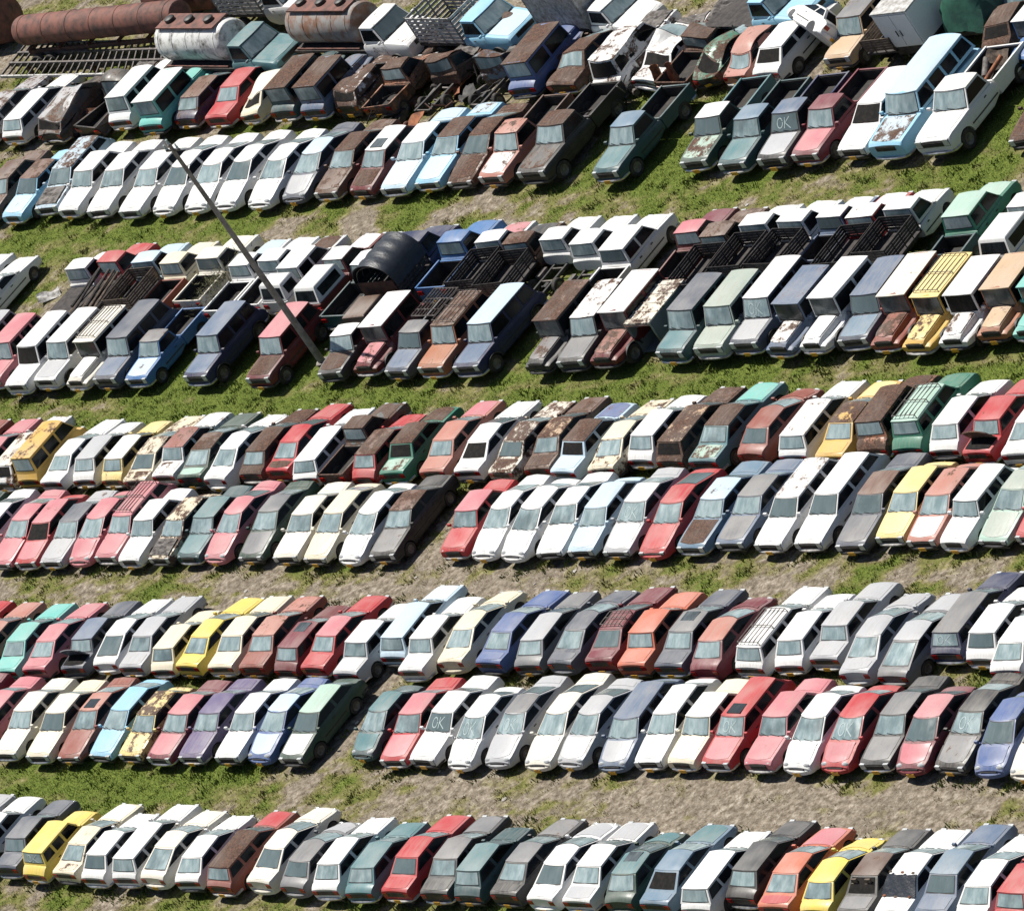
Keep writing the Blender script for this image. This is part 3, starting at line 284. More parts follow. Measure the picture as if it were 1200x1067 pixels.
 ('sedan_boxy',-23.04,28.66,1.5,'brown',{'ru': 0.8, 'f': 'nwh cr2', 'ls': 0.495, 'k': 1.05, 'near': 'r'},'crumpled brown sedan, behind ninth row, beside charcoal hatchback at right end'),
]
GRP={'hatchback': 'hatchbacks parked in the yard rows', 'jeep': 'jeeps parked in the yard rows', 'lorry': 'lorries parked in the yard rows', 'minibus': 'minibuses parked in the yard rows', 'minivan': 'minivans parked in the yard rows', 'off-roader': 'off-road cars parked in the yard rows', 'pickup truck': 'pickup trucks parked in the yard rows', 'sedan': 'sedans parked in the yard rows', 'stake truck': 'stake bed trucks parked in the yard rows', 'station wagon': 'station wagons parked in the yard rows'}
CAM_ROT=[[0.656826, 0.025662, 0.753605], [0.549263, 0.668447, -0.501487], [-0.516614, 0.743317, 0.424958]]
CAM_POS=[189.909, -126.375, 107.089]; FOCAL=222.01

# ------------------------------------------------------------------ helpers
def srgb(r, g, b):
    f = lambda c: c/12.92 if c <= .04045 else ((c+.055)/1.055)**2.4
    return (f(r/255), f(g/255), f(b/255))

class MB:
    """collects faces of one mesh"""
    def __init__(s): s.v=[]; s.f=[]; s.m=[]
    def add(s, v, f, m=0):
        o=len(s.v); s.v+= [tuple(map(float,p)) for p in v]; s.f+= [tuple(o+i for i in q) for q in f]; s.m += [m]*len(f); return s
    def box(s, x0,x1,y0,y1,z0,z1, m=0, mat=None):
        v=[(x0,y0,z0),(x1,y0,z0),(x1,y1,z0),(x0,y1,z0),(x0,y0,z1),(x1,y0,z1),(x1,y1,z1),(x0,y1,z1)]
        if mat is not None: v=[mat@Vector(p) for p in v]
        return s.add(v,[(0,3,2,1),(4,5,6,7),(0,1,5,4),(1,2,6,5),(2,3,7,6),(3,0,4,7)],m)
    def bar(s, a, b, r, n=6, m=0, r2=None):
        a=Vector(a); b=Vector(b); d=(b-a); q=d.to_track_quat('Z','Y').to_matrix(); r2=r if r2 is None else r2
        v=[a+q@Vector((r*math.cos(2*math.pi*i/n), r*math.sin(2*math.pi*i/n),0)) for i in range(n)]
        v+=[b+q@Vector((r2*math.cos(2*math.pi*i/n), r2*math.sin(2*math.pi*i/n),0)) for i in range(n)]
        f=[(i,(i+1)%n,n+(i+1)%n,n+i) for i in range(n)]+[tuple(range(n-1,-1,-1)), tuple(range(n,2*n))]
        return s.add(v,f,m)
    def lathe(s, prof, n=20, axis='x', m=0, c=(0,0,0)):
        v=[]; k=len(prof)
        for i in range(n):
            a=2*math.pi*i/n
            for (x,r) in prof:
                p=(x, r*math.cos(a), r*math.sin(a)) if axis=='x' else ((r*math.cos(a), x, r*math.sin(a)) if axis=='y' else (r*math.cos(a), r*math.sin(a), x))
                v.append((p[0]+c[0],p[1]+c[1],p[2]+c[2]))
        f=[(i*k+j, i*k+j+1, ((i+1)%n)*k+j+1, ((i+1)%n)*k+j) for i in range(n) for j in range(k-1)]
        return s.add(v,f,m)
    def grid(s, P, m=0):
        nu,nv=P.shape[:2]
        return s.add(P.reshape(-1,3), [(i*nv+j,(i+1)*nv+j,(i+1)*nv+j+1,i*nv+j+1) for i in range(nu-1) for j in range(nv-1)], m)
    def mesh(s, name, smooth=40, recalc=True):
        me=D.meshes.new(name); me.from_pydata(s.v,[],s.f)
        me.polygons.foreach_set('material_index', s.m)
        if recalc:
            bm=bmesh.new(); bm.from_mesh(me); bmesh.ops.remove_doubles(bm,verts=bm.verts,dist=1e-5)
            bmesh.ops.recalc_face_normals(bm,faces=bm.faces); bm.to_mesh(me); bm.free()
        if smooth:
            me.polygons.foreach_set('use_smooth',[True]*len(me.polygons)); me.set_sharp_from_angle(angle=math.radians(smooth))
        me.update(); return me

def plate(mb, P, outward, out=.006, depth=.02, m=0):
    """closed-edged sheet that follows the grid of points P, proud of it by `out`"""
    P=np.asarray(P,float); du=np.gradient(P,axis=0); dv=np.gradient(P,axis=1)
    n=np.cross(du,dv); n/= np.linalg.norm(n,axis=2,keepdims=True)+1e-9
    if (n*np.asarray(outward)).sum(2).mean()<0: n=-n
    A=P+n*out; Bk=P-n*depth
    nu,nv=P.shape[:2]; o=mb
    v=list(A.reshape(-1,3))+list(Bk.reshape(-1,3)); N=nu*nv; idx=lambda i,j:i*nv+j
    f=[(idx(i,j),idx(i+1,j),idx(i+1,j+1),idx(i,j+1)) for i in range(nu-1) for j in range(nv-1)]
    rim=[(i,0) for i in range(nu)]+[(nu-1,j) for j in range(1,nv)]+[(i,nv-1) for i in range(nu-2,-1,-1)]+[(0,j) for j in range(nv-2,0,-1)]
    for k in range(len(rim)):
        a=idx(*rim[k]); b=idx(*rim[(k+1)%len(rim)]); f.append((a,b,N+b,N+a))
    f+=[(N+idx(i,j),N+idx(i,j+1),N+idx(i+1,j+1),N+idx(i+1,j)) for i in range(nu-1) for j in range(nv-1)]
    return mb.add(v,f,m)

# ------------------------------------------------------------------ materials
def nt(name):
    m=D.materials.new(name); m.use_nodes=True; t=m.node_tree; return m,t.nodes,t.links,t.nodes['Principled BSDF']
def mk(nodes, typ, **kw):
    n=nodes.new(typ)
    for k,v in kw.items():
        if k in n.inputs: n.inputs[k].default_value=v
        else: setattr(n,k,v)
    return n
def math_n(nodes,links,op,a,b=None):
    n=nodes.new('ShaderNodeMath'); n.operation=op
    for i,x in enumerate((a,b)):
        if x is None: continue
        if isinstance(x,(int,float)): n.inputs[i].default_value=x
        else: links.new(x,n.inputs[i])
    return n.outputs[0]
def mix_c(nodes,links,fac,a,b):
    n=nodes.new('ShaderNodeMix'); n.data_type='RGBA'
    for s,x in ((n.inputs[0],fac),(n.inputs[6],a),(n.inputs[7],b)):
        if isinstance(x,(int,float)): s.default_value=x
        elif isinstance(x,tuple): s.default_value=(*x,1) if len(x)==3 else x
        else: links.new(x,s)
    return n.outputs[2]
def coords(n,l,per_object=True):
    tc=n.new('ShaderNodeTexCoord')
    if not per_object: return tc.outputs['Object']
    oi=n.new('ShaderNodeObjectInfo'); va=n.new('ShaderNodeVectorMath'); va.operation='ADD'
    mm=math_n(n,l,'MULTIPLY',oi.outputs['Random'],137.0)
    l.new(tc.outputs['Object'],va.inputs[0]); l.new(mm,va.inputs[1]); return va.outputs[0]
def noise(n,l,vec,scale,detail=5,rough=.6):
    t=mk(n,'ShaderNodeTexNoise',Scale=scale,Detail=detail,Roughness=rough); l.new(vec,t.inputs['Vector']); return t.outputs['Fac']
def maprange(n,l,x,a,b,c=0,d=1):
    m=n.new('ShaderNodeMapRange'); l.new(x,m.inputs[0])
    for i,v in enumerate((a,b,c,d)): m.inputs[i+1].default_value=v
    return m.outputs[0]
def ramp(n,l,x,stops):
    r=n.new('ShaderNodeValToRGB'); e=r.color_ramp.elements
    while len(e)<len(stops): e.new(.5)
    for i,(p,c) in enumerate(stops): e[i].position=p; e[i].color=(*c,1)
    l.new(x,r.inputs[0]); return r.outputs[0]

M={}
def mat_paint():
    m,n,l,b=nt('car_paint'); v=coords(n,l); oi=n.new('ShaderNodeObjectInfo'); tc=n.new('ShaderNodeTexCoord'); sp=n.new('ShaderNodeSeparateXYZ'); l.new(tc.outputs['Object'],sp.inputs[0])
    n1=noise(n,l,v,1.9,7,.70); n2=noise(n,l,v,12,4,.62); n3=noise(n,l,v,.8,3,.5)
    mp=n.new('ShaderNodeMapping'); mp.inputs['Scale'].default_value=(9,1.0,3); l.new(v,mp.inputs[0]); n4=noise(n,l,mp.outputs[0],1.3,5,.65)   # run-off streaks along the panels
    rnd=oi.outputs['Random']
    ch=mix_c(n,l,.30,oi.outputs['Color'],(.55,.53,.50)); sn=n.new('ShaderNodeSeparateXYZ'); l.new(tc.outputs['Normal'],sn.inputs[0]); upw=maprange(n,l,sn.outputs['Z'],.15,.75,.12,1)  # tops paler with settled dust and fade; also paints the shaded sides darker
    base=mix_c(n,l,math_n(n,l,'MULTIPLY',maprange(n,l,n3,.36,.66,.1,.8),upw),oi.outputs['Color'],ch)
    dustc=mix_c(n,l,.30,(.30,.265,.215),oi.outputs['Color'])
    dust=math_n(n,l,'MULTIPLY',maprange(n,l,n4,.40,.72),math_n(n,l,'MULTIPLY',math_n(n,l,'ADD',math_n(n,l,'MULTIPLY',rnd,.55),.14),upw))
    base=mix_c(n,l,dust,base,dustc)
    base=mix_c(n,l,maprange(n,l,n2,.54,.78,0,.45),base,mix_c(n,l,.5,oi.outputs['Color'],(.10,.08,.06)))
    s=math_n(n,l,'ADD',math_n(n,l,'MULTIPLY',n1,.8),math_n(n,l,'MULTIPLY',n2,.2))
    s=math_n(n,l,'ADD',s,math_n(n,l,'MULTIPLY',oi.outputs['Alpha'],.62))
    s=math_n(n,l,'ADD',s,math_n(n,l,'MULTIPLY',maprange(n,l,sp.outputs['Z'],.62,.28),math_n(n,l,'MULTIPLY',rnd,.16)))
    mask=maprange(n,l,s,.79,.84); halo=maprange(n,l,s,.72,.80,0,.45)
    rust=ramp(n,l,n2,[(.3,(.045,.027,.021)),(.5,(.088,.053,.041)),(.72,(.19,.10,.06))])
    rust=mix_c(n,l,maprange(n,l,n3,.42,.66,0,.65),rust,mix_c(n,l,maprange(n,l,n4,.4,.65),(.10,.075,.062),(.20,.165,.145)))
    base=mix_c(n,l,halo,base,mix_c(n,l,.5,base,(.20,.10,.05)))
    l.new(mix_c(n,l,mask,base,rust),b.inputs['Base Color'])
    rr=math_n(n,l,'ADD',maprange(n,l,n1,.3,.8,.28,.55),math_n(n,l,'MULTIPLY',mask,.5)); rr=math_n(n,l,'ADD',rr,math_n(n,l,'MULTIPLY',dust,.4)); l.new(rr,b.inputs['Roughness'])
    b.inputs['Specular IOR Level'].default_value=.28
    bp=mk(n,'ShaderNodeBump',Strength=.35,Distance=.04); l.new(math_n(n,l,'ADD',n3,math_n(n,l,'MULTIPLY',mask,n2)),bp.inputs['Height']); l.new(bp.outputs[0],b.inputs['Normal'])
    return m
def mat_simple(name, c, rough=.6, c2=None, scale=6, metal=0, spec=.5, lo=.4, hi=.65, bump=0):
    m,n,l,b=nt(name); v=coords(n,l)
    c2=c2 or tuple(x*.6 for x in c)
    l.new(mix_c(n,l,maprange(n,l,noise(n,l,v,scale,5,.65),lo,hi),c,c2),b.inputs['Base Color'])
    b.inputs['Roughness'].default_value=rough; b.inputs['Metallic'].default_value=metal
    b.inputs['Specular IOR Level'].default_value=spec
    if bump:
        bp=mk(n,'ShaderNodeBump',Strength=bump,Distance=.03); l.new(noise(n,l,v,scale*2,5,.65),bp.inputs['Height']); l.new(bp.outputs[0],b.inputs['Normal'])
    return m
def mat_glass(name,c1,c2,rough,spec=.5):
    m,n,l,b=nt(name); v=coords(n,l); oi=n.new('ShaderNodeObjectInfo')
    mp=n.new('ShaderNodeMapping'); mp.inputs['Scale'].default_value=(2.6,1,.9); l.new(v,mp.inputs[0])
    s=noise(n,l,mp.outputs[0],1.5,5,.65); s2=noise(n,l,v,1.1,3,.5)
    col=mix_c(n,l,maprange(n,l,s,.36,.66),c1,c2); dk=tuple(x*.42 for x in c1)
    f=math_n(n,l,'MULTIPLY',maprange(n,l,s2,.40,.62),math_n(n,l,'MULTIPLY',oi.outputs['Random'],.95))
    f=math_n(n,l,'MAXIMUM',f,maprange(n,l,oi.outputs['Random'],.80,.84,0,.85))
    l.new(mix_c(n,l,f,col,dk),b.inputs['Base Color'])
    l.new(maprange(n,l,s,.3,.7,rough,rough+.18),b.inputs['Roughness']); b.inputs['Specular IOR Level'].default_value=spec
    return m
M['paint']=mat_paint()
M['wind']=mat_glass('dusty_windscreen_glass',(.19,.262,.275),(.36,.435,.445),.10)
M['jwind']=mat_glass('upright_windscreen_glass',(.055,.068,.072),(.13,.152,.158),.08)  # darker on jeeps: weaker sky reflection of upright panes put into the colour
M['glass']=mat_glass('dark_side_glass',(.006,.008,.010),(.018,.022,.026),.08,.22)
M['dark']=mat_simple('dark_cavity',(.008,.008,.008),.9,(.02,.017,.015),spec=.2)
M['black']=mat_simple('black_trim',(.018,.018,.019),.55,(.05,.047,.044),scale=5)
M['tyre']=mat_simple('tyre_rubber',(.022,.021,.020),.85,(.06,.053,.045),scale=4)
M['rim']=mat_simple('dull_rim_metal',(.20,.20,.20),.5,(.09,.075,.06),scale=5,metal=.3)
M['chrome']=mat_simple('worn_chrome',(.55,.56,.57),.28,(.32,.29,.26),scale=5,metal=.75)
M['palebump']=mat_simple('dull_pale_bumper',(.46,.45,.43),.6,(.22,.20,.18),scale=5)
M['lens']=mat_simple('headlight_lens',(.58,.60,.60),.12,(.40,.41,.41),scale=9,spec=.7)
M['red']=mat_simple('tail_lens',(.33,.012,.010),.2,(.18,.008,.008),scale=6)
M['plate']=mat_simple('yellow_plate',(.75,.40,.03),.5,(.55,.28,.03),scale=9)
M['chalk']=mat_simple('white_chalk',(.46,.54,.54),.9,(.30,.37,.38),scale=14)
M['rust']=mat_simple('bare_rust',(.13,.062,.042),.9,(.055,.03,.022),scale=3,bump=.5)
M['orust']=mat_simple('orange_rust',(.34,.13,.06),.9,(.13,.055,.035),scale=3,bump=.5)
M['wood']=mat_simple('weathered_boards',(.16,.12,.09),.9,(.06,.045,.036),scale=5,bump=.5)
M['darkwood']=mat_simple('dark_stake_boards',(.060,.052,.048),.9,(.022,.020,.020),scale=4,bump=.5)
M['greyslat']=mat_simple('pale_slat_paint',(.50,.50,.49),.8,(.22,.2,.18),scale=4)
M['steel']=mat_simple('scrap_steel',(.16,.145,.135),.7,(.05,.04,.035),scale=4,metal=.2)
M['liner']=mat_simple('shade_dark_bed_lining',(.030,.027,.025),.9,(.075,.06,.05),scale=3,lo=.5,hi=.75)  # near-black colour stands in for the shade inside pickup beds
M['tarpb']=mat_simple('black_tarpaulin',(.012,.016,.024),.42,(.022,.027,.036),scale=3,bump=.6)
M['tarpg']=mat_simple('green_tarpaulin',(.022,.095,.062),.55,(.012,.050,.036),scale=1.2,bump=.9)
M['bush']=mat_simple('dry_brush',(.16,.15,.08),.9,(.07,.075,.035),scale=8)
M['concrete']=mat_simple('grey_pole_concrete',(.30,.275,.25),.85,(.16,.14,.125),scale=3)
M['tank']=mat_simple('white_tank_paint',(.66,.66,.64),.4,(.10,.085,.07),scale=1.7,lo=.48,hi=.66)
M['rtank']=mat_simple('rusty_tank_plate',(.19,.075,.055),.75,(.060,.034,.028),scale=1.8,bump=.3)
M['gtank']=mat_simple('grey_rusted_tank',(.26,.25,.24),.7,(.20,.10,.06),scale=1.4,lo=.42,hi=.6)

# ------------------------------------------------------------------ car templates
BASE=dict(L=4.3,W=1.66,H=1.38,hood=1.14,rake=.70,roof=1.14,rear=.62,zh=.76,zc=.91,zr=.93,zt=.88,tf=.10,tr=.08,crown=.042,
          wr=.77,bow=.07,rw=.30,clear=.20,front=.78,wb=.60,nwin=2,lights='rect',bump='chrome',rootc=.04,edge=.072)
T={
 'sedan_boxy':dict(),
 'sedan_long':dict(L=4.65,W=1.72,H=1.37,hood=1.3,roof=1.22,rear=.62),
 'sedan_round':dict(L=4.3,W=1.68,H=1.40,hood=1.0,rake=.86,roof=1.05,rear=.85,zh=.70,zc=.94,zr=.98,zt=.95,tf=.17,tr=.14,crown=.06,lights='round',bump='body',rootc=.07,wr=.72,bow=.14),
 'hatch_boxy':dict(L=3.8,W=1.60,H=1.39,hood=.98,rake=.68,roof=1.38,rear=.48,zh=.76,zc=.92,zr=.95,zt=.86),
 'hatch_round':dict(L=3.85,W=1.65,H=1.42,hood=.85,rake=.88,roof=1.22,rear=.6,zh=.70,zc=.95,zr=.98,zt=.9,tf=.18,tr=.15,crown=.06,lights='round',bump='body',rootc=.08,wr=.74,bow=.15),
 'sedan_tall':dict(L=4.15,W=1.62,H=1.45,hood=1.10,rake=.58,roof=1.28,rear=.42,zh=.80,zc=.93,zr=.95,zt=.92,wr=.80,lights='round',crown=.05),
 'sedan_wedge':dict(L=4.35,W=1.68,H=1.36,hood=1.22,rake=.80,roof=1.05,rear=.75,zh=.68,zc=.90,zr=.96,zt=.95,tf=.13,tr=.11,wr=.73,bump='black',edge=.07),
 'hatch_small':dict(L=3.55,W=1.55,H=1.42,hood=.90,rake=.60,roof=1.42,rear=.40,zh=.78,zc=.93,zr=.95,zt=.80,wr=.80,tf=.10,lights='round',rw=.28),
 'hatch_wedge':dict(L=3.9,W=1.63,H=1.37,hood=1.02,rake=.78,roof=1.25,rear=.62,zh=.70,zc=.91,zr=.97,zt=.90,tf=.13,tr=.11,wr=.74,bump='black'),
 'fastback':dict(L=4.1,W=1.66,H=1.34,hood=1.1,rake=.78,roof=.95,rear=1.08,zh=.70,zc=.9,zr=.93,zt=.88,tf=.12,tr=.1,bump='body',bow=.1),
 'wagon':dict(L=4.35,W=1.65,H=1.42,hood=1.1,rake=.68,roof=2.1,rear=.34,zh=.77,zc=.92,zr=.94,zt=.86,nwin=3),
 'wagon_round':dict(L=4.4,W=1.70,H=1.46,hood=1.0,rake=.72,roof=2.0,rear=.5,zh=.72,zc=.95,zr=.99,zt=.9,tf=.16,tr=.12,crown=.05,nwin=3,lights='round',bump='body',bow=.13),
 'small_wagon':dict(L=3.7,W=1.50,H=1.52,hood=.98,rake=.35,roof=1.85,rear=.22,zh=.83,zc=.96,zr=.98,zt=.8,nwin=3,tf=.1,wr=.80,rw=.29,lights='round'),
 'microvan':dict(L=3.9,W=1.62,H=1.82,hood=.35,rake=.45,roof=2.75,rear=.2,zh=.86,zc=1.08,zr=1.08,zt=.9,nwin=3,wr=.84,rw=.29,front=.78,edge=.08),
 'bus':dict(L=4.35,W=1.72,H=1.95,hood=.16,rake=.38,roof=3.3,rear=.3,zh=1.0,zc=1.16,zr=1.16,zt=1.0,nwin=4,wr=.82,rw=.32,tf=.12,tr=.10,bow=.16,lights='round',rootc=.1,edge=.1),
 'panel_bus':dict(L=5.4,W=1.95,H=2.0,hood=1.35,rake=.45,roof=3.3,rear=.25,zh=1.12,zc=1.24,zr=1.22,zt=1.0,nwin=4,wr=.82,rw=.38,tf=.10,bow=.16,front=1.0,clear=.35,lights='round',rootc=.1,edge=.1),
 'jeep':dict(L=3.9,W=1.62,H=1.92,hood=1.25,rake=.14,roof=2.15,rear=.08,zh=1.04,zc=1.12,zr=1.10,zt=1.0,wr=.88,rw=.38,clear=.40,tf=.1,tr=.02,bow=.03,lights='round',rootc=.05,edge=.03,flare=1,nwin=2),
 'suv':dict(L=4.3,W=1.70,H=1.82,hood=1.2,rake=.42,roof=2.2,rear=.25,zh=1.0,zc=1.08,zr=1.08,zt=.95,wr=.82,rw=.37,clear=.34,tf=.06,nwin=3,flare=1,rootc=.04),
 'suv_long':dict(L=4.6,W=1.76,H=1.86,hood=1.2,rake=.45,roof=2.5,rear=.25,zh=1.02,zc=1.1,zr=1.1,zt=.95,wr=.82,rw=.38,clear=.34,tf=.06,nwin=3,flare=1),
 'pickup':dict(L=4.75,W=1.66,H=1.62,hood=1.2,rake=.48,roof=.85,rear=.16,zh=.90,zc=1.0,zr=1.0,zt=.95,wr=.78,rw=.34,clear=.28,nwin=1,bed=1),
 'pickup_big':dict(L=5.3,W=1.92,H=1.78,hood=1.4,rake=.5,roof=.95,rear=.18,zh=1.05,zc=1.14,zr=1.14,zt=1.1,wr=.80,rw=.38,clear=.34,nwin=1,bed=1,bow=.1,edge=.08),
 'pickup_crew':dict(L=5.0,W=1.70,H=1.70,hood=1.2,rake=.5,roof=1.65,rear=.16,zh=.95,zc=1.05,zr=1.05,zt=1.0,wr=.80,rw=.35,clear=.30,nwin=2,bed=1),
 'stake_truck':dict(L=5.4,W=1.76,H=1.75,hood=1.25,rake=.45,roof=.9,rear=.14,zh=.98,zc=1.08,zr=1.08,zt=1.0,wr=.8,rw=.37,clear=.32,nwin=1,bed=2,front=.9),
 'chassis_truck':dict(L=5.0,W=1.70,H=1.70,hood=1.2,rake=.45,roof=.9,rear=.14,zh=.95,zc=1.05,zr=1.05,zt=1.0,wr=.8,rw=.36,clear=.32,nwin=1,bed=3),
 'lorry':dict(L=7.2,W=2.25,H=2.45,hood=1.55,rake=.5,roof=1.15,rear=.15,zh=1.45,zc=1.6,zr=1.6,zt=1.5,wr=.80,rw=.48,clear=.5,nwin=1,bed=4,front=1.1,wb=.58,bow=.12,lights='round',edge=.1,flare=1),
}
CAT={'sedan_tall':'sedan','sedan_wedge':'sedan','hatch_small':'hatchback','hatch_wedge':'hatchback','sedan_boxy':'sedan','sedan_long':'sedan','sedan_round':'sedan','hatch_boxy':'hatchback','hatch_round':'hatchback','fastback':'hatchback',
 'wagon':'station wagon','wagon_round':'station wagon','small_wagon':'station wagon','microvan':'minivan','bus':'minibus','panel_bus':'minibus','jeep':'jeep','suv':'off-roader','suv_long':'off-roader',
 'pickup':'pickup truck','pickup_big':'pickup truck','pickup_crew':'pickup truck','stake_truck':'stake truck','chassis_truck':'pickup truck','lorry':'lorry'}
NAME={'sedan':'sedan_car','hatchback':'hatchback_car','station wagon':'station_wagon','minivan':'minivan','minibus':'minibus','jeep':'jeep','off-roader':'off_road_car','pickup truck':'pickup_truck','stake truck':'stake_truck','lorry':'lorry'}

def mirror_ring(h):     # half section from bottom centre to top centre -> closed ring
    return h+[(-x,z) for x,z in reversed(h[1:-1])]

class Car: pass
def build_type(key):
    p=dict(BASE); p.update(T[key]); c=Car(); c.p=p; c.key=key; L,W,H=p['L'],p['W'],p['H']; hl=L/2
    y_ws=hl-p['hood']; y_rf=y_ws-p['rake']; y_rr=y_rf-p['roof']; y_rg=y_rr-p['rear']
    c.y=(y_ws,y_rf,y_rr,y_rg); bed=p.get('bed',0)
    back = y_rg-.06 if bed else -hl
    if not bed and y_rg < -hl+.10: y_rg=-hl+.10
    def topz(y):
        pts=[(back,p['zt']-.07),(back+.07,p['zt'])]
        if y_rg-.02>back+.1: pts.append((y_rg,p['zr']))
        pts+=[(y_ws,p['zc']),(hl-.32,p['zh']+.025),(hl-.13,p['zh']-.015),(hl,p['zh']-.11)]
        return float(np.interp(y,[q[0] for q in pts],[q[1] for q in pts]))
    def hw(y):
        u=y/hl; w=W/2*(1-(p['tf'] if u>0 else (0.0 if bed else p['tr']))*abs(u)**5)
        if y>hl-.06: w*=.985
        return w
    def botz(y):
        e=min(hl-y, (y-back)); return p['clear']+ (.17*(1-min(1,e/.5)))
    def sect(y):
        w=hw(y); t=topz(y); b=botz(y); h=t-b; cr=p['crown']
        if key=='jeep' and y>y_ws+.02:
            return [(0,b),(.8*w,b),(.95*w,b+.05),(w,b+.30*h),(w,b+.56*h),(.93*w,b+.64*h),(.67*w,b+.66*h),(.61*w,t-.03),(.40*w,t+cr*.8),(0,t+cr)]
        return [(0,b),(.8*w,b),(.95*w,b+.05),(w,b+.32*h),(w,b+.62*h),(.978*w,t-.085),(.94*w,t-.02),(.86*w,t),(.45*w,t+cr*.72),(0,t+cr)]
    ys=np.concatenate([[back,back+.03,back+.08],np.linspace(back+.2,hl-.32,16),[hl-.2,hl-.13,hl-.06,hl-.015,hl]])
    mb=MB(); rings=[]
    for y in ys: rings.append([(x,y,z) for x,z in mirror_ring(sect(y))])
    n=len(rings[0]); v=[q for r in rings for q in r]
    f=[(i*n+j,i*n+(j+1)%n,(i+1)*n+(j+1)%n,(i+1)*n+j) for i in range(len(rings)-1) for j in range(n)]
    f+=[tuple(range(n)),tuple((len(rings)-1)*n+j for j in range(n-1,-1,-1))]
    mb.add(v,f)
    body=mb.mesh('b',0)
    yfw=hl-p['front']; yrw=-hl+ (p['front']+.08 if bed!=4 else 1.35); c.wheels=(yfw,yrw); rw=p['rw']
    cut=MB()
    for yy in ((yfw,) if bed else (yfw,yrw)):
        cut.lathe([(-W,0.001),(-W,rw+.055),(W,rw+.055),(W,.001)],22,'x',1,(0,yy,rw))
    # cut the wheel arches
    ob=D.objects.new('tmp_body',body); oc=D.objects.new('tmp_cut',cut.mesh('c',0)); C.objects.link(ob); C.objects.link(oc)
    for o in (ob,oc):
        o.data.materials.append(M['paint']); o.data.materials.append(M['dark'])
    md=ob.modifiers.new('b','BOOLEAN'); md.object=oc; md.operation='DIFFERENCE'; md.solver='EXACT'
    dg=bpy.context.evaluated_depsgraph_get(); me=D.meshes.new_from_object(ob.evaluated_get(dg))
    D.objects.remove(ob); D.objects.remove(oc)
    # cabin
    wb=W/2*.935; wr=W/2*p['wr']; bow=p['bow']; zE=H-p['edge']
    zb=lambda y: float(np.interp(y,[y_rg,y_ws],[p['zr'],p['zc']]))-.015
    Yf=lambda t: y_ws+(y_rf-y_ws)*t; Yr=lambda t: y_rg+(y_rr-y_rg)*t
    Wd=lambda t: wb+(wr-wb)*t
    bk=bow*.6
    def Z(y,t): return zb(y)*(1-t)+zE*t
    c.front=lambda f,t: np.array([f*Wd(t)*.99, Yf(t)-bow*f*f, Z(Yf(t),t)+ (p['rootc']*.5*(1-f*f)*t)])
    c.rear=lambda f,t: np.array([f*Wd(t)*.99, Yr(t)+bk*f*f, Z(Yr(t),t)+ (p['rootc']*.5*(1-f*f)*t)])
    c.side=lambda s,y,t: np.array([s*Wd(t), y, Z(y,t)])
    nt_=6; F=np.linspace(-1,1,9); rings=[]
    for t in np.linspace(-.03,1,nt_):
        r=[c.front(f,t) for f in F]+[c.rear(f,t) for f in F[::-1]]
        # flat belt-to-roof sides come from the corner points of front and rear edges
        rings.append(r)
    n=len(rings[0]); cab=MB()
    cab.add([q for r in rings for q in r],[(i*n+j,i*n+(j+1)%n,(i+1)*n+(j+1)%n,(i+1)*n+j) for i in range(nt_-1) for j in range(n)]+[tuple((nt_-1)*n+j for j in range(n))])
    bm=bmesh.new(); bm.from_mesh(me); c2=cab.mesh('cab',0); bm.from_mesh(c2); bm.to_mesh(me); bm.free()
    me.polygons.foreach_set('use_smooth',[True]*len(me.polygons)); me.set_sharp_from_angle(angle=math.radians(38)); me.name='body_'+key
    me.materials.clear(); me.materials.append(M['paint']); me.materials.append(M['dark'])
    parts=[]   # (name, mesh, material, kind, loc, sub)
    def part(name,mb,mat,kind='fix',loc=(0,0,0),sub=None,smooth=40):
        m=mb.mesh(key+'_'+name,smooth) if isinstance(mb,MB) else mb
        if mat is not None and not len(m.materials):
            m.materials.append(M[mat])
            if mat in('wind','jwind'): m.materials.append(M['black'])
        parts.append((name,m,kind,loc,sub))
    part('body',me,None,'body')
    # roof panel
    ov=.015 if p['edge']<.05 else .0; rb=MB(); fs=np.linspace(-1,1,11); gs=np.linspace(0,1,11)
    P=np.zeros((11,11,3))
    for i,fv in enumerate(fs):
        for j,g in enumerate(gs):
            w=(wr+.012+ov); y0=y_rr-.015-ov*2+bk*fv*fv; y1=y_rf+.015+ov*3-bow*fv*fv
            y=y0+(y1-y0)*g; e=max(abs(fv),abs(2*g-1)*.995)
            P[i,j]=(fv*w,y, zE+.004+(p['edge']-.0)*(1-abs(fv)**4)*(1-.75*abs(2*g-1)**3)+p['rootc']*.0)
    if key=='jeep' or key.startswith('suv'):
        pass
    plate(rb,P,(0,0,1),.004,.03); part('roof',rb,'paint','roof')
    # bonnet
    hb=MB(); P=np.zeros((9,8,3)); raise_=.012 if key=='jeep' else 0
    for i,fv in enumerate(np.linspace(-1,1,9)):
        for j,y in enumerate(np.linspace(y_ws+.03-.0,hl-.11,8)):
            w=hw(y)*(.80 if key!='jeep' else .57); y2=y-bow*.6*fv*fv*(1-j/7) - p['tf']*1.1*fv*fv*(j/7)
            k=min(1,abs(fv)*w/hw(y2)/(.86 if key!='jeep' else .61)); P[i,j]=(fv*w,y2,topz(y2)+p['crown']*(1-k*k)+raise_*(1-abs(fv)**6))
    if p['hood']>.5:
        plate(hb,P,(0,0,1),.010,.03); part('bonnet',hb,'paint','hood'); c.hoodP=P
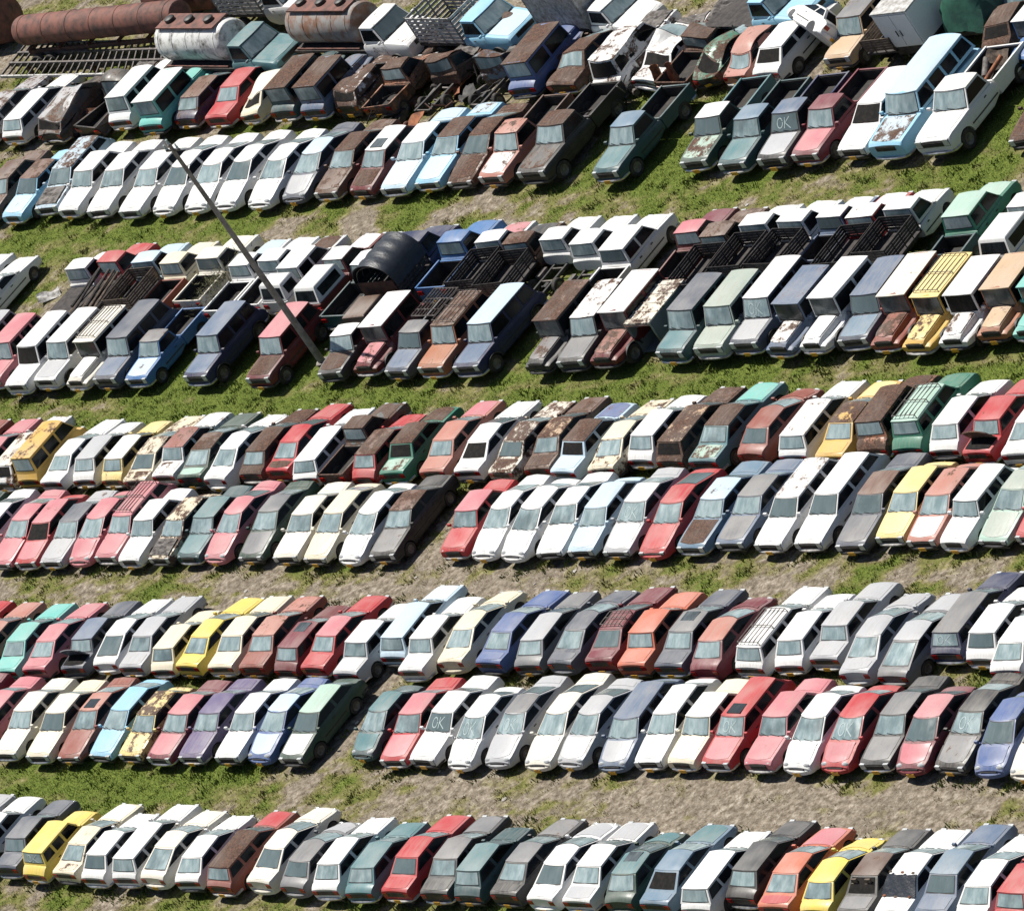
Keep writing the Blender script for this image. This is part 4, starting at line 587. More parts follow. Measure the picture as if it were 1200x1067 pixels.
    # boot lid
    if not bed and y_rg>-hl+.35:
        tb=MB(); P=np.zeros((7,5,3))
        for i,fv in enumerate(np.linspace(-1,1,7)):
            for j,y in enumerate(np.linspace(-hl+.07,y_rg-.05,5)):
                w=hw(y)*.80; y2=y+p['tr']*1.0*fv*fv*(1-j/4); k=min(1,abs(fv)*.8/.86); P[i,j]=(fv*w,y2,topz(y2)+p['crown']*(1-k*k))
        plate(tb,P,(0,0,1),.010,.03); part('boot_lid',tb,'paint','boot'); c.bootP=P
    # panes
    def pane(fn,f0,f1,t0,t1,nu,outward):
        m=MB(); P=np.array([[fn(f,t) for t in np.linspace(t0,t1,4)] for f in np.linspace(f0,f1,nu)]); plate(m,P,outward,.012,.02); return m
    def sealed(fn,f0,f1,t0,t1,nu,outward):
        m=pane(fn,f0,f1,t0,t1,nu,outward); df=.035; dt=.055
        P=np.array([[fn(f,t) for t in np.linspace(t0-dt,t1+dt*.6,4)] for f in np.linspace(f0-df,f1+df,nu)]); plate(m,P,outward,.005,.02,1); return m
    part('windscreen',sealed(c.front,-.90,.90,.12,.92,9,(0,1,.6)),'jwind' if key=='jeep' else 'wind','wind')
    # black seal around the windscreen sits under the pane
    part('rear_window',sealed(c.rear,-.85,.85,(.16 if p['rear']>.3 else .22),.90,7,(0,-1,.5)),'wind' ,'rearw')
    ylo=lambda t: Yr(t)+bk+.07+.05*(1-t); yhi=lambda t: Yf(t)-bow-.05
    nw=p['nwin']; e0=ylo(.5); e1=yhi(.5)
    if key in('microvan','bus','panel_bus'): cuts=[e0+(e1-e0)*k/nw for k in range(1,nw)]
    elif nw==1: cuts=[]
    elif nw==2: cuts=[e0+(e1-e0)*.47]
    else: cuts=[e0+(e1-e0)*.29,e0+(e1-e0)*.63]
    lows=[None]+cuts; highs=cuts+[None]
    for s in (-1,1):
        for a,b_ in zip(lows,highs):
            m=MB(); P=np.zeros((2,4,3))
            for j,t in enumerate(np.linspace(.15,.85,4)):
                ya=ylo(t) if a is None else a+.070; yb=yhi(t) if b_ is None else b_-.070
                P[0,j]=c.side(s,ya,t); P[1,j]=c.side(s,yb,t)
            # follow the cabin wall, which runs straight between the front and rear corners
            plate(m,P,(s,0,.2),.012,.03); part('side_window',m,'glass','sidew')
    # doors
    ndoor= 1 if nw==1 or key in('jeep','hatch_boxy','hatch_round','fastback') else 2
    d1=y_ws-.12; dl=1.05 if ndoor==1 else .86
    for s in (-1,1):
        for k in range(ndoor):
            ya=d1-dl*(k+1)+.012; yb=d1-dl*k-.012; ya=max(ya,back+.1)
            m=MB(); P=np.zeros((5,6,3))
            for i,y in enumerate(np.linspace(ya,yb,5)):
                if k==1: pass
                sec=sect(y)[3:7]; zz=np.linspace(botz(y)+.14,topz(y)-.05,6)
                for j,z in enumerate(zz): P[i,j]=(s*float(np.interp(z,[q[1] for q in sec],[q[0] for q in sec])),y,z)
            plate(m,P,(s,0,0),.006,.02); part('door',m,'paint','door')
            hm=MB(); zz=topz(ya)-.17; hm.box(s*W/2-.012,s*W/2+.022,ya+.10,ya+.24,zz,zz+.035); part('door_handle',hm,'black','fix',(0,0,0),'door')
    if p['lights']=='rect' or key in('hatch_round','wagon_round'):
        for s in (-1,1):
            m=MB(); P=np.zeros((6,2,3)); 
            for i,y in enumerate(np.linspace(yrw_:=(-hl+p['front']+.5 if not bed else back+.12),hl-p['front']-.48,6)):
                for j,z in enumerate((p['clear']+.30,p['clear']+.345)):
                    sec=sect(y)[3:7]; P[i,j]=(s*float(np.interp(z,[q[1] for q in sec],[q[0] for q in sec])),y,z)
            plate(m,P,(s,0,0),.022,.02); part('side_strip',m,'black')
    # bumpers
    def bumper(yend,sgn,wfac,z0,z1):
        m=MB(); w=hw(yend-sgn*.02)*wfac; tp=p['tf'] if sgn>0 else p['tr']
        path=[(-w*1.02,-.34),(-w*1.02,-.16),(-w*.97,-.05),(-w*.82,.03),(-w*.45,.06),(0,.07),(w*.45,.06),(w*.82,.03),(w*.97,-.05),(w*1.02,-.16),(w*1.02,-.34)]
        path=[(x,yend+sgn*(d-tp*.9*(x/w)**2*.6)) for x,d in path]; zc=(z0+z1)/2; rings=[]
        for i,(x,y) in enumerate(path):
            a=np.array(path[max(0,i-1)]); b_=np.array(path[min(len(path)-1,i+1)]); d=b_-a; d/=np.linalg.norm(d); nn=np.array([-d[1],d[0]])*sgn
            rings.append([(x+nn[0]*o,y+nn[1]*o,z) for o,z in ((-.06,z0),(.01,z0),(.045,z0+.03),(.045,z1-.03),(.01,z1),(-.06,z1))])
        n=6; v=[q for r in rings for q in r]; f=[(i*n+j,i*n+(j+1)%n,(i+1)*n+(j+1)%n,(i+1)*n+j) for i in range(len(rings)-1) for j in range(n)]
        f+=[tuple(range(n)),tuple((len(rings)-1)*n+j for j in range(n))]; m.add(v,f); return m
    fat=.20 if p['bump']=='body' else .11; zb0=.33+max(0,p['clear']-.2)*.6
    kindb='bumperbody' if p['bump']=='body' else 'bumper'; matb={'body':'paint','black':'black'}.get(p['bump'],'chrome')
    part('front_bumper',bumper(hl,1,1,zb0,zb0+fat),matb,kindb)
    if not bed or bed==1: part('rear_bumper',bumper(-hl,-1,1,zb0,zb0+fat),matb,kindb)
    # grille, lamps, plates
    zl0=max(zb0+fat+.015,p['zh']-.33); zl1=p['zh']-.105; w=hw(hl)
    m=MB(); m.box(-w*.94,w*.94,hl-.02,hl+.012,zl0-.01,zl1+.01) if p['lights']=='rect' else m.box(-w*(.56 if key!='jeep' else .60),w*(.56 if key!='jeep' else .60),hl-.02,hl+.018,zl0,zl1)
    if p['bump']!='body': m.box(-w*.93,w*.93,hl-.10,hl-.004,p['clear']+.05,zb0-.01)  # black valance box puts in the shade below the front bumper
    for k in range(3): zz=zl0+(zl1-zl0)*(k+1)/4; m.box(-w*.57,w*.57,hl+.014,hl+.03,zz-.01,zz+.01)
    part('grille',m,'black')
    for s in (-1,1):
        m=MB()
        if p['lights']=='rect': m.box(s*w*.62 if s>0 else s*w*.93, s*w*.93 if s>0 else s*w*.62, hl-.07,hl+.03,zl0+.02,zl1+.045)
        else:
            r=.12; m.lathe([(-.06,r*.9),(0,r),(.03,r*.8),(.05,r*.45),(.055,.001)],14,'y',0,(0,0,0)); 
            sx=1.0 if key in('jeep','bus','panel_bus','lorry','small_wagon') else 1.5
            m.v=[(x*sx+s*w*(.74 if key!='jeep' else .46),y+hl-.01-(p['tf']*.5),z+(zl0+zl1)/2+(.05 if sx>1.2 else .01)) for x,y,z in m.v]
        part('headlight',m,'lens')
        if not bed or bed==1:
            m=MB(); z0=p['zt']-.30; wt=hw(-hl); m.box(s*wt*.62 if s>0 else s*wt*.95, s*wt*.95 if s>0 else s*wt*.62,-hl-.02,-hl+.08,z0,z0+.17); part('tail_light',m,'red')
    if p['bump']!='body' and not bed:
        m=MB(); wt=hw(-hl); m.box(-wt*.60,wt*.60,-hl-.012,-hl+.03,p['zt']-.31,p['zt']-.12); m.box(-wt*.93,wt*.93,-hl+.004,-hl+.1,p['clear']+.05,zb0-.01); part('rear_panel',m,'black')  # black plates paint shade onto the rear face and below its bumper
    m=MB(); m.box(-.17,.17,hl+.105,hl+.118,zb0-.02,zb0+.13); part('number_plate',m,'plate','plate')
    if not bed or bed==1: m=MB(); m.box(-.17,.17,-hl-.118,-hl-.105,zb0+.02,zb0+.17); part('number_plate',m,'plate','plate')
    for s in (-1,1):
        m=MB(); x=s*(W/2+.07); yy=y_ws-.18; zz=p['zc']+.10
        m.box(x-.08,x+.08,yy-.03,yy+.05,zz-.055,zz+.055); m.box(min(s*wb*.95,x),max(s*wb*.95,x),yy-.01,yy+.03,zz-.06,zz-.03); part('wing_mirror',m,'paint','mirror')
    m=MB()
    for f0 in (-.55,.15):
        a=c.front(f0,.08)+np.array([0,.02,.012]); b_=c.front(f0+.62,.12+.07)+np.array([0,.02,.014]); m.bar(a,b_,.010,5)
    P=np.array([[c.front(f,t)+np.array([0,.012,.004]) for t in (-.02,.055)] for f in np.linspace(-.8,.8,7)]); plate(m,P,(0,1,.6),.006,.01)
    part('wiper',m,'black','wiper')
    # wheels
    tw=.17 if rw<.36 else .21
    if bed==4: tw=.28
    ty=MB(); ty.lathe([(-tw/2,rw*.60),(-tw/2,rw*.92),(-tw*.36,rw),(tw*.36,rw),(tw/2,rw*.92),(tw/2,rw*.60)],22,'x')
    rm=MB(); rm.lathe([(tw*.30,rw*.62),(tw*.44,rw*.60),(tw*.32,rw*.50),(tw*.25,rw*.25),(tw*.36,rw*.20),(tw*.36,.001)],18,'x'); rm.lathe([(-tw*.30,rw*.62),(-tw*.44,rw*.60),(-tw*.32,rw*.5),(-tw*.25,.001)],18,'x')
    tm=ty.mesh(key+'_tyre',35); tm.materials.append(M['tyre']); rmm=rm.mesh(key+'_rim',35); rmm.materials.append(M['rim'])
    for yy in (yfw,yrw):
        for s in (-1,1):
            wx=W/2-tw/2-.015
            parts.append(('wheel',tm,'wheel',(s*wx,yy,rw),None)); parts.append(('rim',rmm,'rim',(s,0,0),'wheel'))
    if p.get('flare'):
        for yy in ((yfw,) if bed else (yfw,yrw)):
            for s in (-1,1):
                m=MB(); N=11; a0=math.radians(8); P=np.zeros((N,2,3))
                for i in range(N):
                    a=a0+(math.pi-2*a0)*i/(N-1); r=rw+.075
                    P[i,0]=(s*(W/2-.05),yy+r*math.cos(a),rw+r*math.sin(a)); P[i,1]=(s*(W/2+.055),yy+(r)*math.cos(a),rw+(r)*math.sin(a))
                plate(m,P,(0,0,1),.02,.02); part('wheel_arch',m,'black','flare')
    # load beds
    if bed:
        y1=back-.05; y0=-hl+.03; zf=rw*2*.62; x=W/2-.01
        zc1=rw+.19 if bed!=1 else zf-.02; ch=MB(); ch.box(-.42,-.32,y0+.02,back+.3,zc1-.14,zc1); ch.box(.32,.42,y0+.02,back+.3,zc1-.14,zc1); ch.bar((-W/2+.15,yrw,rw),(W/2-.15,yrw,rw),.06,8)
        ch.bar((0,yrw-.16,rw),(0,yrw+.16,rw),.15,8)
        part('chassis',ch,'black')
        if bed==1:
            zt=p['zt']-.02; b2=MB(); th=.07
            for s in (-1,1):
                xa,xb=(s*x-th,s*x) if s>0 else (s*x,s*x+th)
                b2.box(xa,xb,y0,y1,p['clear']+.16,zt)
                b2.box(xa-.012 if s>0 else xa-.006,xb+.006 if s>0 else xb+.012,y0+.002,y1-.002,zt+.001,zt+.045)
            b2.box(-x+th+.001,x-th-.001,y1-th,y1,zf,zt); b2.box(-x+th+.001,x-th-.001,y0+.003,y0+th,zf-.12,zt+.02)
            b2.box(-x+th+.001,x-th-.001,y0+th+.001,y1-th-.001,zf,zf+.05)
            bmsh=b2.mesh('bed',0,True); cut=MB(); cut.lathe([(-W,.001),(-W,rw+.06),(-W/2+.04,rw+.06),(-W/2+.04,.001)],22,'x',1,(0,yrw,rw-.02)); cut.lathe([(W/2-.04,.001),(W/2-.04,rw+.06),(W,rw+.06),(W,.001)],22,'x',1,(0,yrw,rw-.02))
            ob=D.objects.new('tb',bmsh); oc=D.objects.new('tc',cut.mesh('c',0)); C.objects.link(ob); C.objects.link(oc)
            for o in (ob,oc): o.data.materials.append(M['paint']); o.data.materials.append(M['dark'])
            md=ob.modifiers.new('b','BOOLEAN'); md.object=oc; md.operation='DIFFERENCE'; md.solver='EXACT'; md.use_self=True
            dg=bpy.context.evaluated_depsgraph_get(); me2=D.meshes.new_from_object(ob.evaluated_get(dg)); D.objects.remove(ob); D.objects.remove(oc)
            me2.materials.clear(); me2.materials.append(M['paint']); me2.materials.append(M['dark']); part('cargo_bed',me2,None,'bed')
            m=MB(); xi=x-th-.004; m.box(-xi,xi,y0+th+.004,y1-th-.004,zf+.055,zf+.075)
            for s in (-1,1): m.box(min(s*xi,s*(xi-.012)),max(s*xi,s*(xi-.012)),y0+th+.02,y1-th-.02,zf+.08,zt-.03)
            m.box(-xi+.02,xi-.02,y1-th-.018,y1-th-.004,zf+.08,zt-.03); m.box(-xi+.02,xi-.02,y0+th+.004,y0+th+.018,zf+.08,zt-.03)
            part('bed_liner',m,'liner')  # thin sheets carrying the painted shade of the bed floor and walls
        elif bed==2:
            b2=MB(); b2.box(-x,x,y0,y1,rw*2+.05,rw*2+.13); part('cargo_bed',b2,'darkwood','stakefloor')
            zb_=rw*2+.13; ht=.60; sb=[MB() for _ in range(4)]
            def slats(m,a,b2_,n=5):
                a=Vector(a); b2_=Vector(b2_); d=(b2_-a); L2=d.length; d/=L2; nn=Vector((-d.y,d.x,0))
                k=max(2,int(L2/.55))
                for i in range(k+1):
                    q=a+d*(L2*i/k); m.bar(q,q+Vector((0,0,ht)),.033,4)
                for j in range(n):
                    z=.06+ht*(j+.35)/n
                    mm=Matrix.Translation(a+Vector((0,0,z)))@d.to_track_quat('X','Z').to_matrix().to_4x4()
                    m.box(-.02,L2+.02,-.014,.014,0,ht/n*.80,0,mm)
            slats(sb[0],(-x+.03,y0+.02,zb_),(-x+.03,y1,zb_)); slats(sb[1],(x-.03,y0+.02,zb_),(x-.03,y1,zb_)); slats(sb[2],(-x+.03,y0+.02,zb_),(x-.03,y0+.02,zb_)); slats(sb[3],(-x+.03,y1,zb_),(x-.03,y1,zb_))
            for m in sb: part('stake_side',m,'darkwood','stake',smooth=0)
        elif bed==3:
            b2=MB(); 
            for yy in (y0+.1,y0+1.0,y1-.3): b2.box(-.318,.318,yy,yy+.08,rw+.06,rw+.17)
            b2.box(-.7,-.46,y1-1.0,y1-.35,rw,rw+.32); part('frame_member',b2,'steel')
        elif bed==4:
            b2=MB(); b2.box(-x,x,y0,y1,rw*2+.12,rw*2+.24); b2.box(-x+.1,x-.1,y0+.05,y0+.12,rw+.2,rw*2+.11); part('cargo_bed',b2,'darkwood','stakefloor')
    # extras kept for cars that show them
    c.parts=parts; c.extra={}
    def ex(name,mb,mat,smooth=40):
        m=mb.mesh(key+'_'+name,smooth); m.materials.append(M[mat]); c.extra[name]=m
    m=MB(); wv=pane(c.front,-.9,.9,.09,.94,7,(0,1,.6)); ex('opening_shade_front',wv,'dark')  # flat dark pane: shade of the cabin painted where the windscreen is missing
    wv=pane(c.rear,-.84,.84,.14,.90,7,(0,-1,.5)); ex('opening_shade_rear',wv,'dark')  # the same painted cabin shade for a missing rear glass
    m=MB()   # seats seen in an opening
    for s in (-1,1): m.box(s*.33-.2,s*.33+.2,0,.14,.1,.62); m.box(s*.33-.12,s*.33+.12,.02,.1,.64,.80)
    ex('seat',m,'wood')
    def stroke(m,fn,pts,w):
        for (a,b_) in zip(pts[:-1],pts[1:]):
            a=np.array(a); b_=np.array(b_); d=b_-a; q=np.array([-d[1],d[0]*.6]); q=q/ (np.linalg.norm(q)+1e-9)*w
            P=np.array([[fn(*(a-q)),fn(*(a+q))],[fn(*(b_-q)),fn(*(b_+q))]]); plate(m,P,c.out,.020,.006)
    for nm,fn,outw,sg in (('ok_front',c.front,(0,1,.6),-1),('ok_rear',c.rear,(0,-1,.5),1)):
        # written to be read from outside, so mirrored in x for the front glass
        c.out=outw; m=MB(); O=[( .22*math.cos(a)-.30, .52+.24*math.sin(a)) for a in np.linspace(.4,2*math.pi+.2,13)]
        K1=[(.10,.78),(.06,.26)]; K2=[(.46,.80),(.09,.50)]; K3=[(.11,.52),(.50,.24)]
        for st in (O,K1,K2,K3): stroke(m,fn,[(sg*x*.92,y) for x,y in st],.021)
        ex(nm,m,'chalk',0)
    m=MB(); yy0,yy1=y_rr+.12,y_rf-.2; xx=wr*.86; zz=H+.09
    for s in (-1,1): m.bar((s*xx,yy0,zz),(s*xx,yy1,zz),.018,5)
    for k in range(5):
        y=yy0+(yy1-yy0)*k/4
        if k in (0,2,4): m.bar((-xx,y,zz),(xx,y,zz),.016,5)
        if k in (0,2,4):
            for s in (-1,1): m.bar((s*xx,y,zz),(s*(xx+.05),y,H-.06),.016,5)
    for k in range(1,5): x=-xx+2*xx*k/5; m.bar((x,yy0,zz+.02),(x,yy1,zz+.02),.016,5)
    ex('roof_rack',m,'steel',0)
    m=MB(); P=np.array([[(fv*wr*.55,y,H+.0-(p['edge'])*(0)) for y in np.linspace(y_rf-.12,y_rf-.62,3)] for fv in np.linspace(-1,1,3)]); P[:,:,2]=H+.006; plate(m,P,(0,0,1),.004,.03); ex('sunroof',m,'jwind')
    if hasattr(c,'hoodP'):   # engine bay of a stripped front
        m=MB(); P=c.hoodP.copy(); P[:,:,2]+=-.02+RNG.random(P.shape[:2])*.05; 
        b2=MB(); Q=np.array([[((1-0)*P[0,0,0]*(1-i/8)+P[8,0,0]*i/8, y, topz(y)+.014+p['crown']) for y in np.linspace(y_ws+.05,hl-.12,12)] for i in range(9)])
        Q[1:-1,1:-1,2]+=RNG.random((7,10))*.10-.02; plate(b2,Q,(0,0,1),.004,.05); ex('engine_bay',b2,'steel',0)
        m=MB(); Pm=c.hoodP; piv=Pm[:,0].mean(0); a=math.radians(52)
        R=Matrix.Rotation(a,4,'X')
        Qp=np.array([[tuple(Vector(piv)+R@(Vector(q)-Vector(piv))) for q in row] for row in Pm]); plate(m,Qp,(0,0,1),.01,.03); ex('bonnet_open',m,'paint')
    if hasattr(c,'bootP'):
        Pm=c.bootP; piv=Pm[:,-1].mean(0); R=Matrix.Rotation(math.radians(-62),4,'X'); m=MB()
        Qp=np.array([[tuple(Vector(piv)+R@(Vector(q)-Vector(piv))) for q in row] for row in Pm]); plate(m,Qp,(0,0,1),.01,.03); ex('boot_open',m,'paint')
        b2=MB(); Q=Pm.copy(); Q[:,:,2]+=.004; plate(b2,Q,(0,0,1),.012,.01); ex('boot_shade_sheet',b2,'dark')  # dark sheet paints the shade inside the open boot
    # canopy for pickups
    if bed in (1,2):
        m=MB(); x=W/2-.06; y0=-hl+.08; y1=back-.10; zt=p['zt']; rings=[]
        for t in np.linspace(0,1,5):
            w=x*(1-.13*t); y0t=y0+.25*t; y1t=y1-.03*t; z=zt+.04+.62*t
            rings.append([(-w,y0t,z),(w,y0t,z),(w,y1t,z),(-w,y1t,z)])
        w=x*.80; rings.append([(-w,y0+.32,zt+.71),(w,y0+.32,zt+.71),(w,y1-.1,zt+.71),(-w,y1-.1,zt+.71)])
        n=4; m.add([q for r in rings for q in r],[(i*n+j,i*n+(j+1)%n,(i+1)*n+(j+1)%n,(i+1)*n+j) for i in range(5) for j in range(n)]+[(20,21,22,23),(3,2,1,0)])
        ex('canopy',m,'paint')
        g=MB()
        for s in (-1,1):
            P=np.array([[(s*(x*(1-.13*t)),y,zt+.04+.62*t) for t in (.2,.85)] for y in (y0+.35,(y0+y1)/2,y1-.2)]); plate(g,P,(s,0,0),.012,.02)
        P=np.array([[(fv*x*(1-.13*t)*.86,y0+.25*t,zt+.04+.62*t) for t in (.15,.85)] for fv in (-1,0,1)]); plate(g,P,(0,-1,0),.012,.02)
        ex('canopy_window',g,'glass')
    return c

TY={}
def get_type(k):
    if k not in TY: TY[k]=build_type(k)
    return TY[k]

COL={ # base colours
 'white':(.72,.72,.71),'cream':(.70,.63,.47),'ivory':(.70,.66,.57),'silver':(.40,.41,.43),'grey':(.155,.158,.168),'slate':(.075,.088,.118),'dark grey':(.035,.037,.041),'black':(.020,.020,.022),
 'red':(.42,.026,.034),'pink':(.50,.165,.19),'burgundy':(.155,.017,.032),'orange':(.52,.14,.08),'salmon':(.43,.175,.135),'brick':(.24,.060,.042),'brown':(.115,.068,.050),'yellow':(.72,.55,.10),
 'mustard':(.62,.38,.08),'pale yellow':(.76,.60,.24),'blue':(.065,.115,.28),'bright blue':(.045,.15,.36),'sky blue':(.25,.52,.70),'pale blue':(.46,.60,.70),'navy':(.014,.022,.075),'slate blue':(.10,.145,.225),
 'teal':(.075,.18,.20),'dark teal':(.022,.070,.082),'green':(.02,.17,.11),'dark green':(.022,.06,.045),'mint':(.36,.52,.44),'pale green':(.33,.39,.34),'turquoise':(.15,.47,.42),'purple':(.115,.09,.19),'tan':(.52,.36,.22),
 'steel blue':(.125,.205,.285),'maroon':(.13,.018,.022),'rust':(.14,.07,.05),'rust orange':(.36,.13,.06)}
def rgba(c,rust): return (*COL[c],rust)

BUMP=['chrome','black','palebump','chrome']
N_OBJ=0
def new(name,mesh,parent=None,loc=(0,0,0)):
    o=D.objects.new(name,mesh); C.objects.link(o)
    if parent is not None: o.parent=parent
    o.location=loc; return o
def tag(o,label=None,cat=None,group=None,kind=None):
    if label: o['label']=label
    if cat: o['category']=cat
    if group: o['group']=group
    if kind: o['kind']=kind
    return o

def crumple(me,seed,amt):
    me=me.copy(); n=len(me.vertices); a=np.zeros(n*3); me.vertices.foreach_get('co',a); a=a.reshape(-1,3); r=np.random.default_rng(seed)
    for k in range(5):
        d=r.normal(0,1,3); d/=np.linalg.norm(d); w=r.uniform(1.2,4.5); ph=r.uniform(0,6.28); v=r.normal(0,1,3)*[.7,.7,1]; v/=np.linalg.norm(v)
        a+=np.sin(a@d*w+ph)[:,None]*v*amt/ (1+.25*w)
    for k in range(3):
        p0=np.array([r.uniform(-.8,.8),r.uniform(-2,2),1.3]); q=np.exp(-((a-p0)**2).sum(1)/.35); a[:,2]-=q*amt*2.2
    me.vertices.foreach_set('co',a.ravel()); me.update(); return me
def place_car(rec):
    """one car: an Empty that parents its parts, all parts sharing the mesh data of its type"""
    key,x,y,yaw,col,opt,label=rec
    c=get_type(key); cat=CAT[key]; rnd=random.Random(int(x*977+y*131))
    o=new(NAME[cat],None); o.empty_display_size=.3
    tag(o,label,cat,opt.get('g',GRP.get(cat)))
    o.location=(x,y,opt.get('z',0)-.02); o.rotation_euler=(math.radians(rnd.uniform(-.7,.7)+opt.get('pitch',0)),math.radians(rnd.uniform(-.8,.8)+opt.get('roll',0)),math.radians(yaw))
    sc=opt.get('ls',1.0); K=opt.get('k',1.0); o.scale=(K*opt.get('ws',1.0)*rnd.uniform(.985,1.015),K*sc,K*opt.get('hs',1.0)*rnd.uniform(.96,1.04))
    ru=opt.get('ru',.06); fl=opt.get('f',''); F=fl.split()
    rc,rr=opt.get('ro',(col,ru)); hc,hr=opt.get('ho',(col,ru));  # pink tops on red cars put sky glare into the panel colour
    white_m = col in('white','cream','ivory','silver')
    last=None; amt=.16 if 'cr2' in F else (.09 if 'cr' in F else 0); seed=int(abs(x)*71+abs(y)*13)
    for (nm,me,kind,loc,sub) in c.parts:
        if amt and kind in('headlight',) : continue
        if kind=='wind' and ('nws' in F or 'tarpf' in F): me=c.extra['opening_shade_front']; 
        if kind=='wiper' and 'nws' in F: continue
        if kind=='rearw':
            if 'nrg' in F: me=c.extra['opening_shade_rear']
        if kind=='hood':
            if 'nh' in F: nm,me,kind='engine_bay',c.extra['engine_bay'],'fix'
            elif 'oh' in F: 
                e=new('engine_bay',c.extra['engine_bay'],o); me=c.extra['bonnet_open']
        if kind=='boot' and 'ob' in F:
            e=new('boot_shade_sheet',c.extra['boot_shade_sheet'],o); me=c.extra['boot_open']
        if kind=='plate' and ('np' in F or rnd.random()<.35): continue
        if kind=='mirror' and ('nm' in F or rnd.random()<.35): continue
        if kind=='wheel':
            if 'nwh' in F: last='skip'; continue
        if kind=='rim' and last=='skip': continue
        if kind in('stake',) and 'nostake' in F: continue
        if amt and kind not in('wheel','rim'): me=crumple(me,seed,amt)
        if sub:
            par=last
        else: par=o
        if kind=='rim':
            q=new(nm,me,par); q.rotation_euler=(0,0,0 if loc[0]>0 else math.pi)
        else:
            q=new(nm,me,par,loc)
        if kind in('wheel','door'): last=q
        if kind in('body','door','bumperbody','bed','boot','mirror'): q.color=rgba(opt.get('bc',col) if kind=='bed' else col,ru+(rnd.uniform(0,.15) if kind in('door','boot') and ru>.2 else 0))
        if kind=='bumper' and c.p['bump']=='chrome':
            bm_=BUMP[int(abs(x)*37+abs(y)*11)%4]
            if bm_!='chrome': q.material_slots[0].link='OBJECT'; q.material_slots[0].material=M[bm_]
        if kind=='boot' and 'bo' in opt: q.color=rgba(*opt['bo'])
        if kind=='roof': q.color=rgba(rc,rr)
        if kind=='hood': q.color=rgba(hc,hr)
        if kind=='flare' : pass
    if 'ok' in F: new('chalk_writing',c.extra['ok_front' if opt.get('near','f')=='f' else 'ok_rear'],o)
    if 'rack' in F: new('roof_rack',c.extra['roof_rack'],o)
    if 'sun' in F: new('sunroof',c.extra['sunroof'],o)
    if 'seat' in F: q=new('seat',c.extra['seat'],o,(0,c.y[3]+.35,.55))
    if 'can' in F:
        q=new('canopy',c.extra['canopy'],o); q.color=rgba(opt.get('cc','white'),.05); new('canopy_window',c.extra['canopy_window'],o)
    if opt.get('stakec'):
        for ch in o.children:
            if ch.name.startswith('stake_side'):
                ch.material_slots[0].link='OBJECT'; ch.material_slots[0].material=M[opt['stakec']]
    return o
# ------------------------------------------------------------------ camera, sky, sun
cam=D.cameras.new('camera'); co=D.objects.new('camera',cam); C.objects.link(co); SC.camera=co
R=Matrix(CAM_ROT).to_4x4(); co.matrix_world=Matrix.Translation(CAM_POS)@R
cam.sensor_width=36; cam.sensor_fit='HORIZONTAL'; cam.lens=FOCAL; cam.clip_start=1; cam.clip_end=9000
SUN=Vector((-.43,.10,.90)).normalized()
w=D.worlds.new('World'); SC.world=w; w.use_nodes=True; wn=w.node_tree.nodes; wl=w.node_tree.links
sky=wn.new('ShaderNodeTexSky'); sky.sky_type='NISHITA'; sky.sun_disc=False; sky.sun_elevation=math.asin(SUN.z); sky.sun_rotation=math.atan2(SUN.x,SUN.y)
wl.new(sky.outputs[0],wn['Background'].inputs[0]); wn['Background'].inputs[1].default_value=.05
sl=D.lights.new('sun','SUN'); sl.energy=5.0; sl.angle=math.radians(.5); sl.color=(1,.955,.88); so=D.objects.new('sun',sl); C.objects.link(so)
so.rotation_euler=SUN.to_track_quat('Z','Y').to_euler()
SC.view_settings.view_transform='Standard'; SC.view_settings.look='None'; SC.view_settings.exposure=.42; SC.view_settings.gamma=1
SC.cycles.max_bounces=5; SC.cycles.diffuse_bounces=1; SC.cycles.glossy_bounces=3; SC.cycles.use_denoising=True

# ------------------------------------------------------------------ ground
def vnoise(x,y,s,seed,oct=4):
    out=np.zeros_like(x); amp=1; tot=0
    for o in range(oct):
        r=np.random.default_rng(seed*31+o); G=r.random((256,256)); u=x/s*(2**o)+o*17.3; v=y/s*(2**o)+o*9.1
        i=np.floor(u).astype(int); j=np.floor(v).astype(int); fu=u-i; fv=v-j; fu=fu*fu*(3-2*fu); fv=fv*fv*(3-2*fv)
        g=lambda a,b:G[a%256,b%256]
        out+=amp*((g(i,j)*(1-fu)+g(i+1,j)*fu)*(1-fv)+(g(i,j+1)*(1-fu)+g(i+1,j+1)*fu)*fv); tot+=amp; amp*=.55
    return out/tot
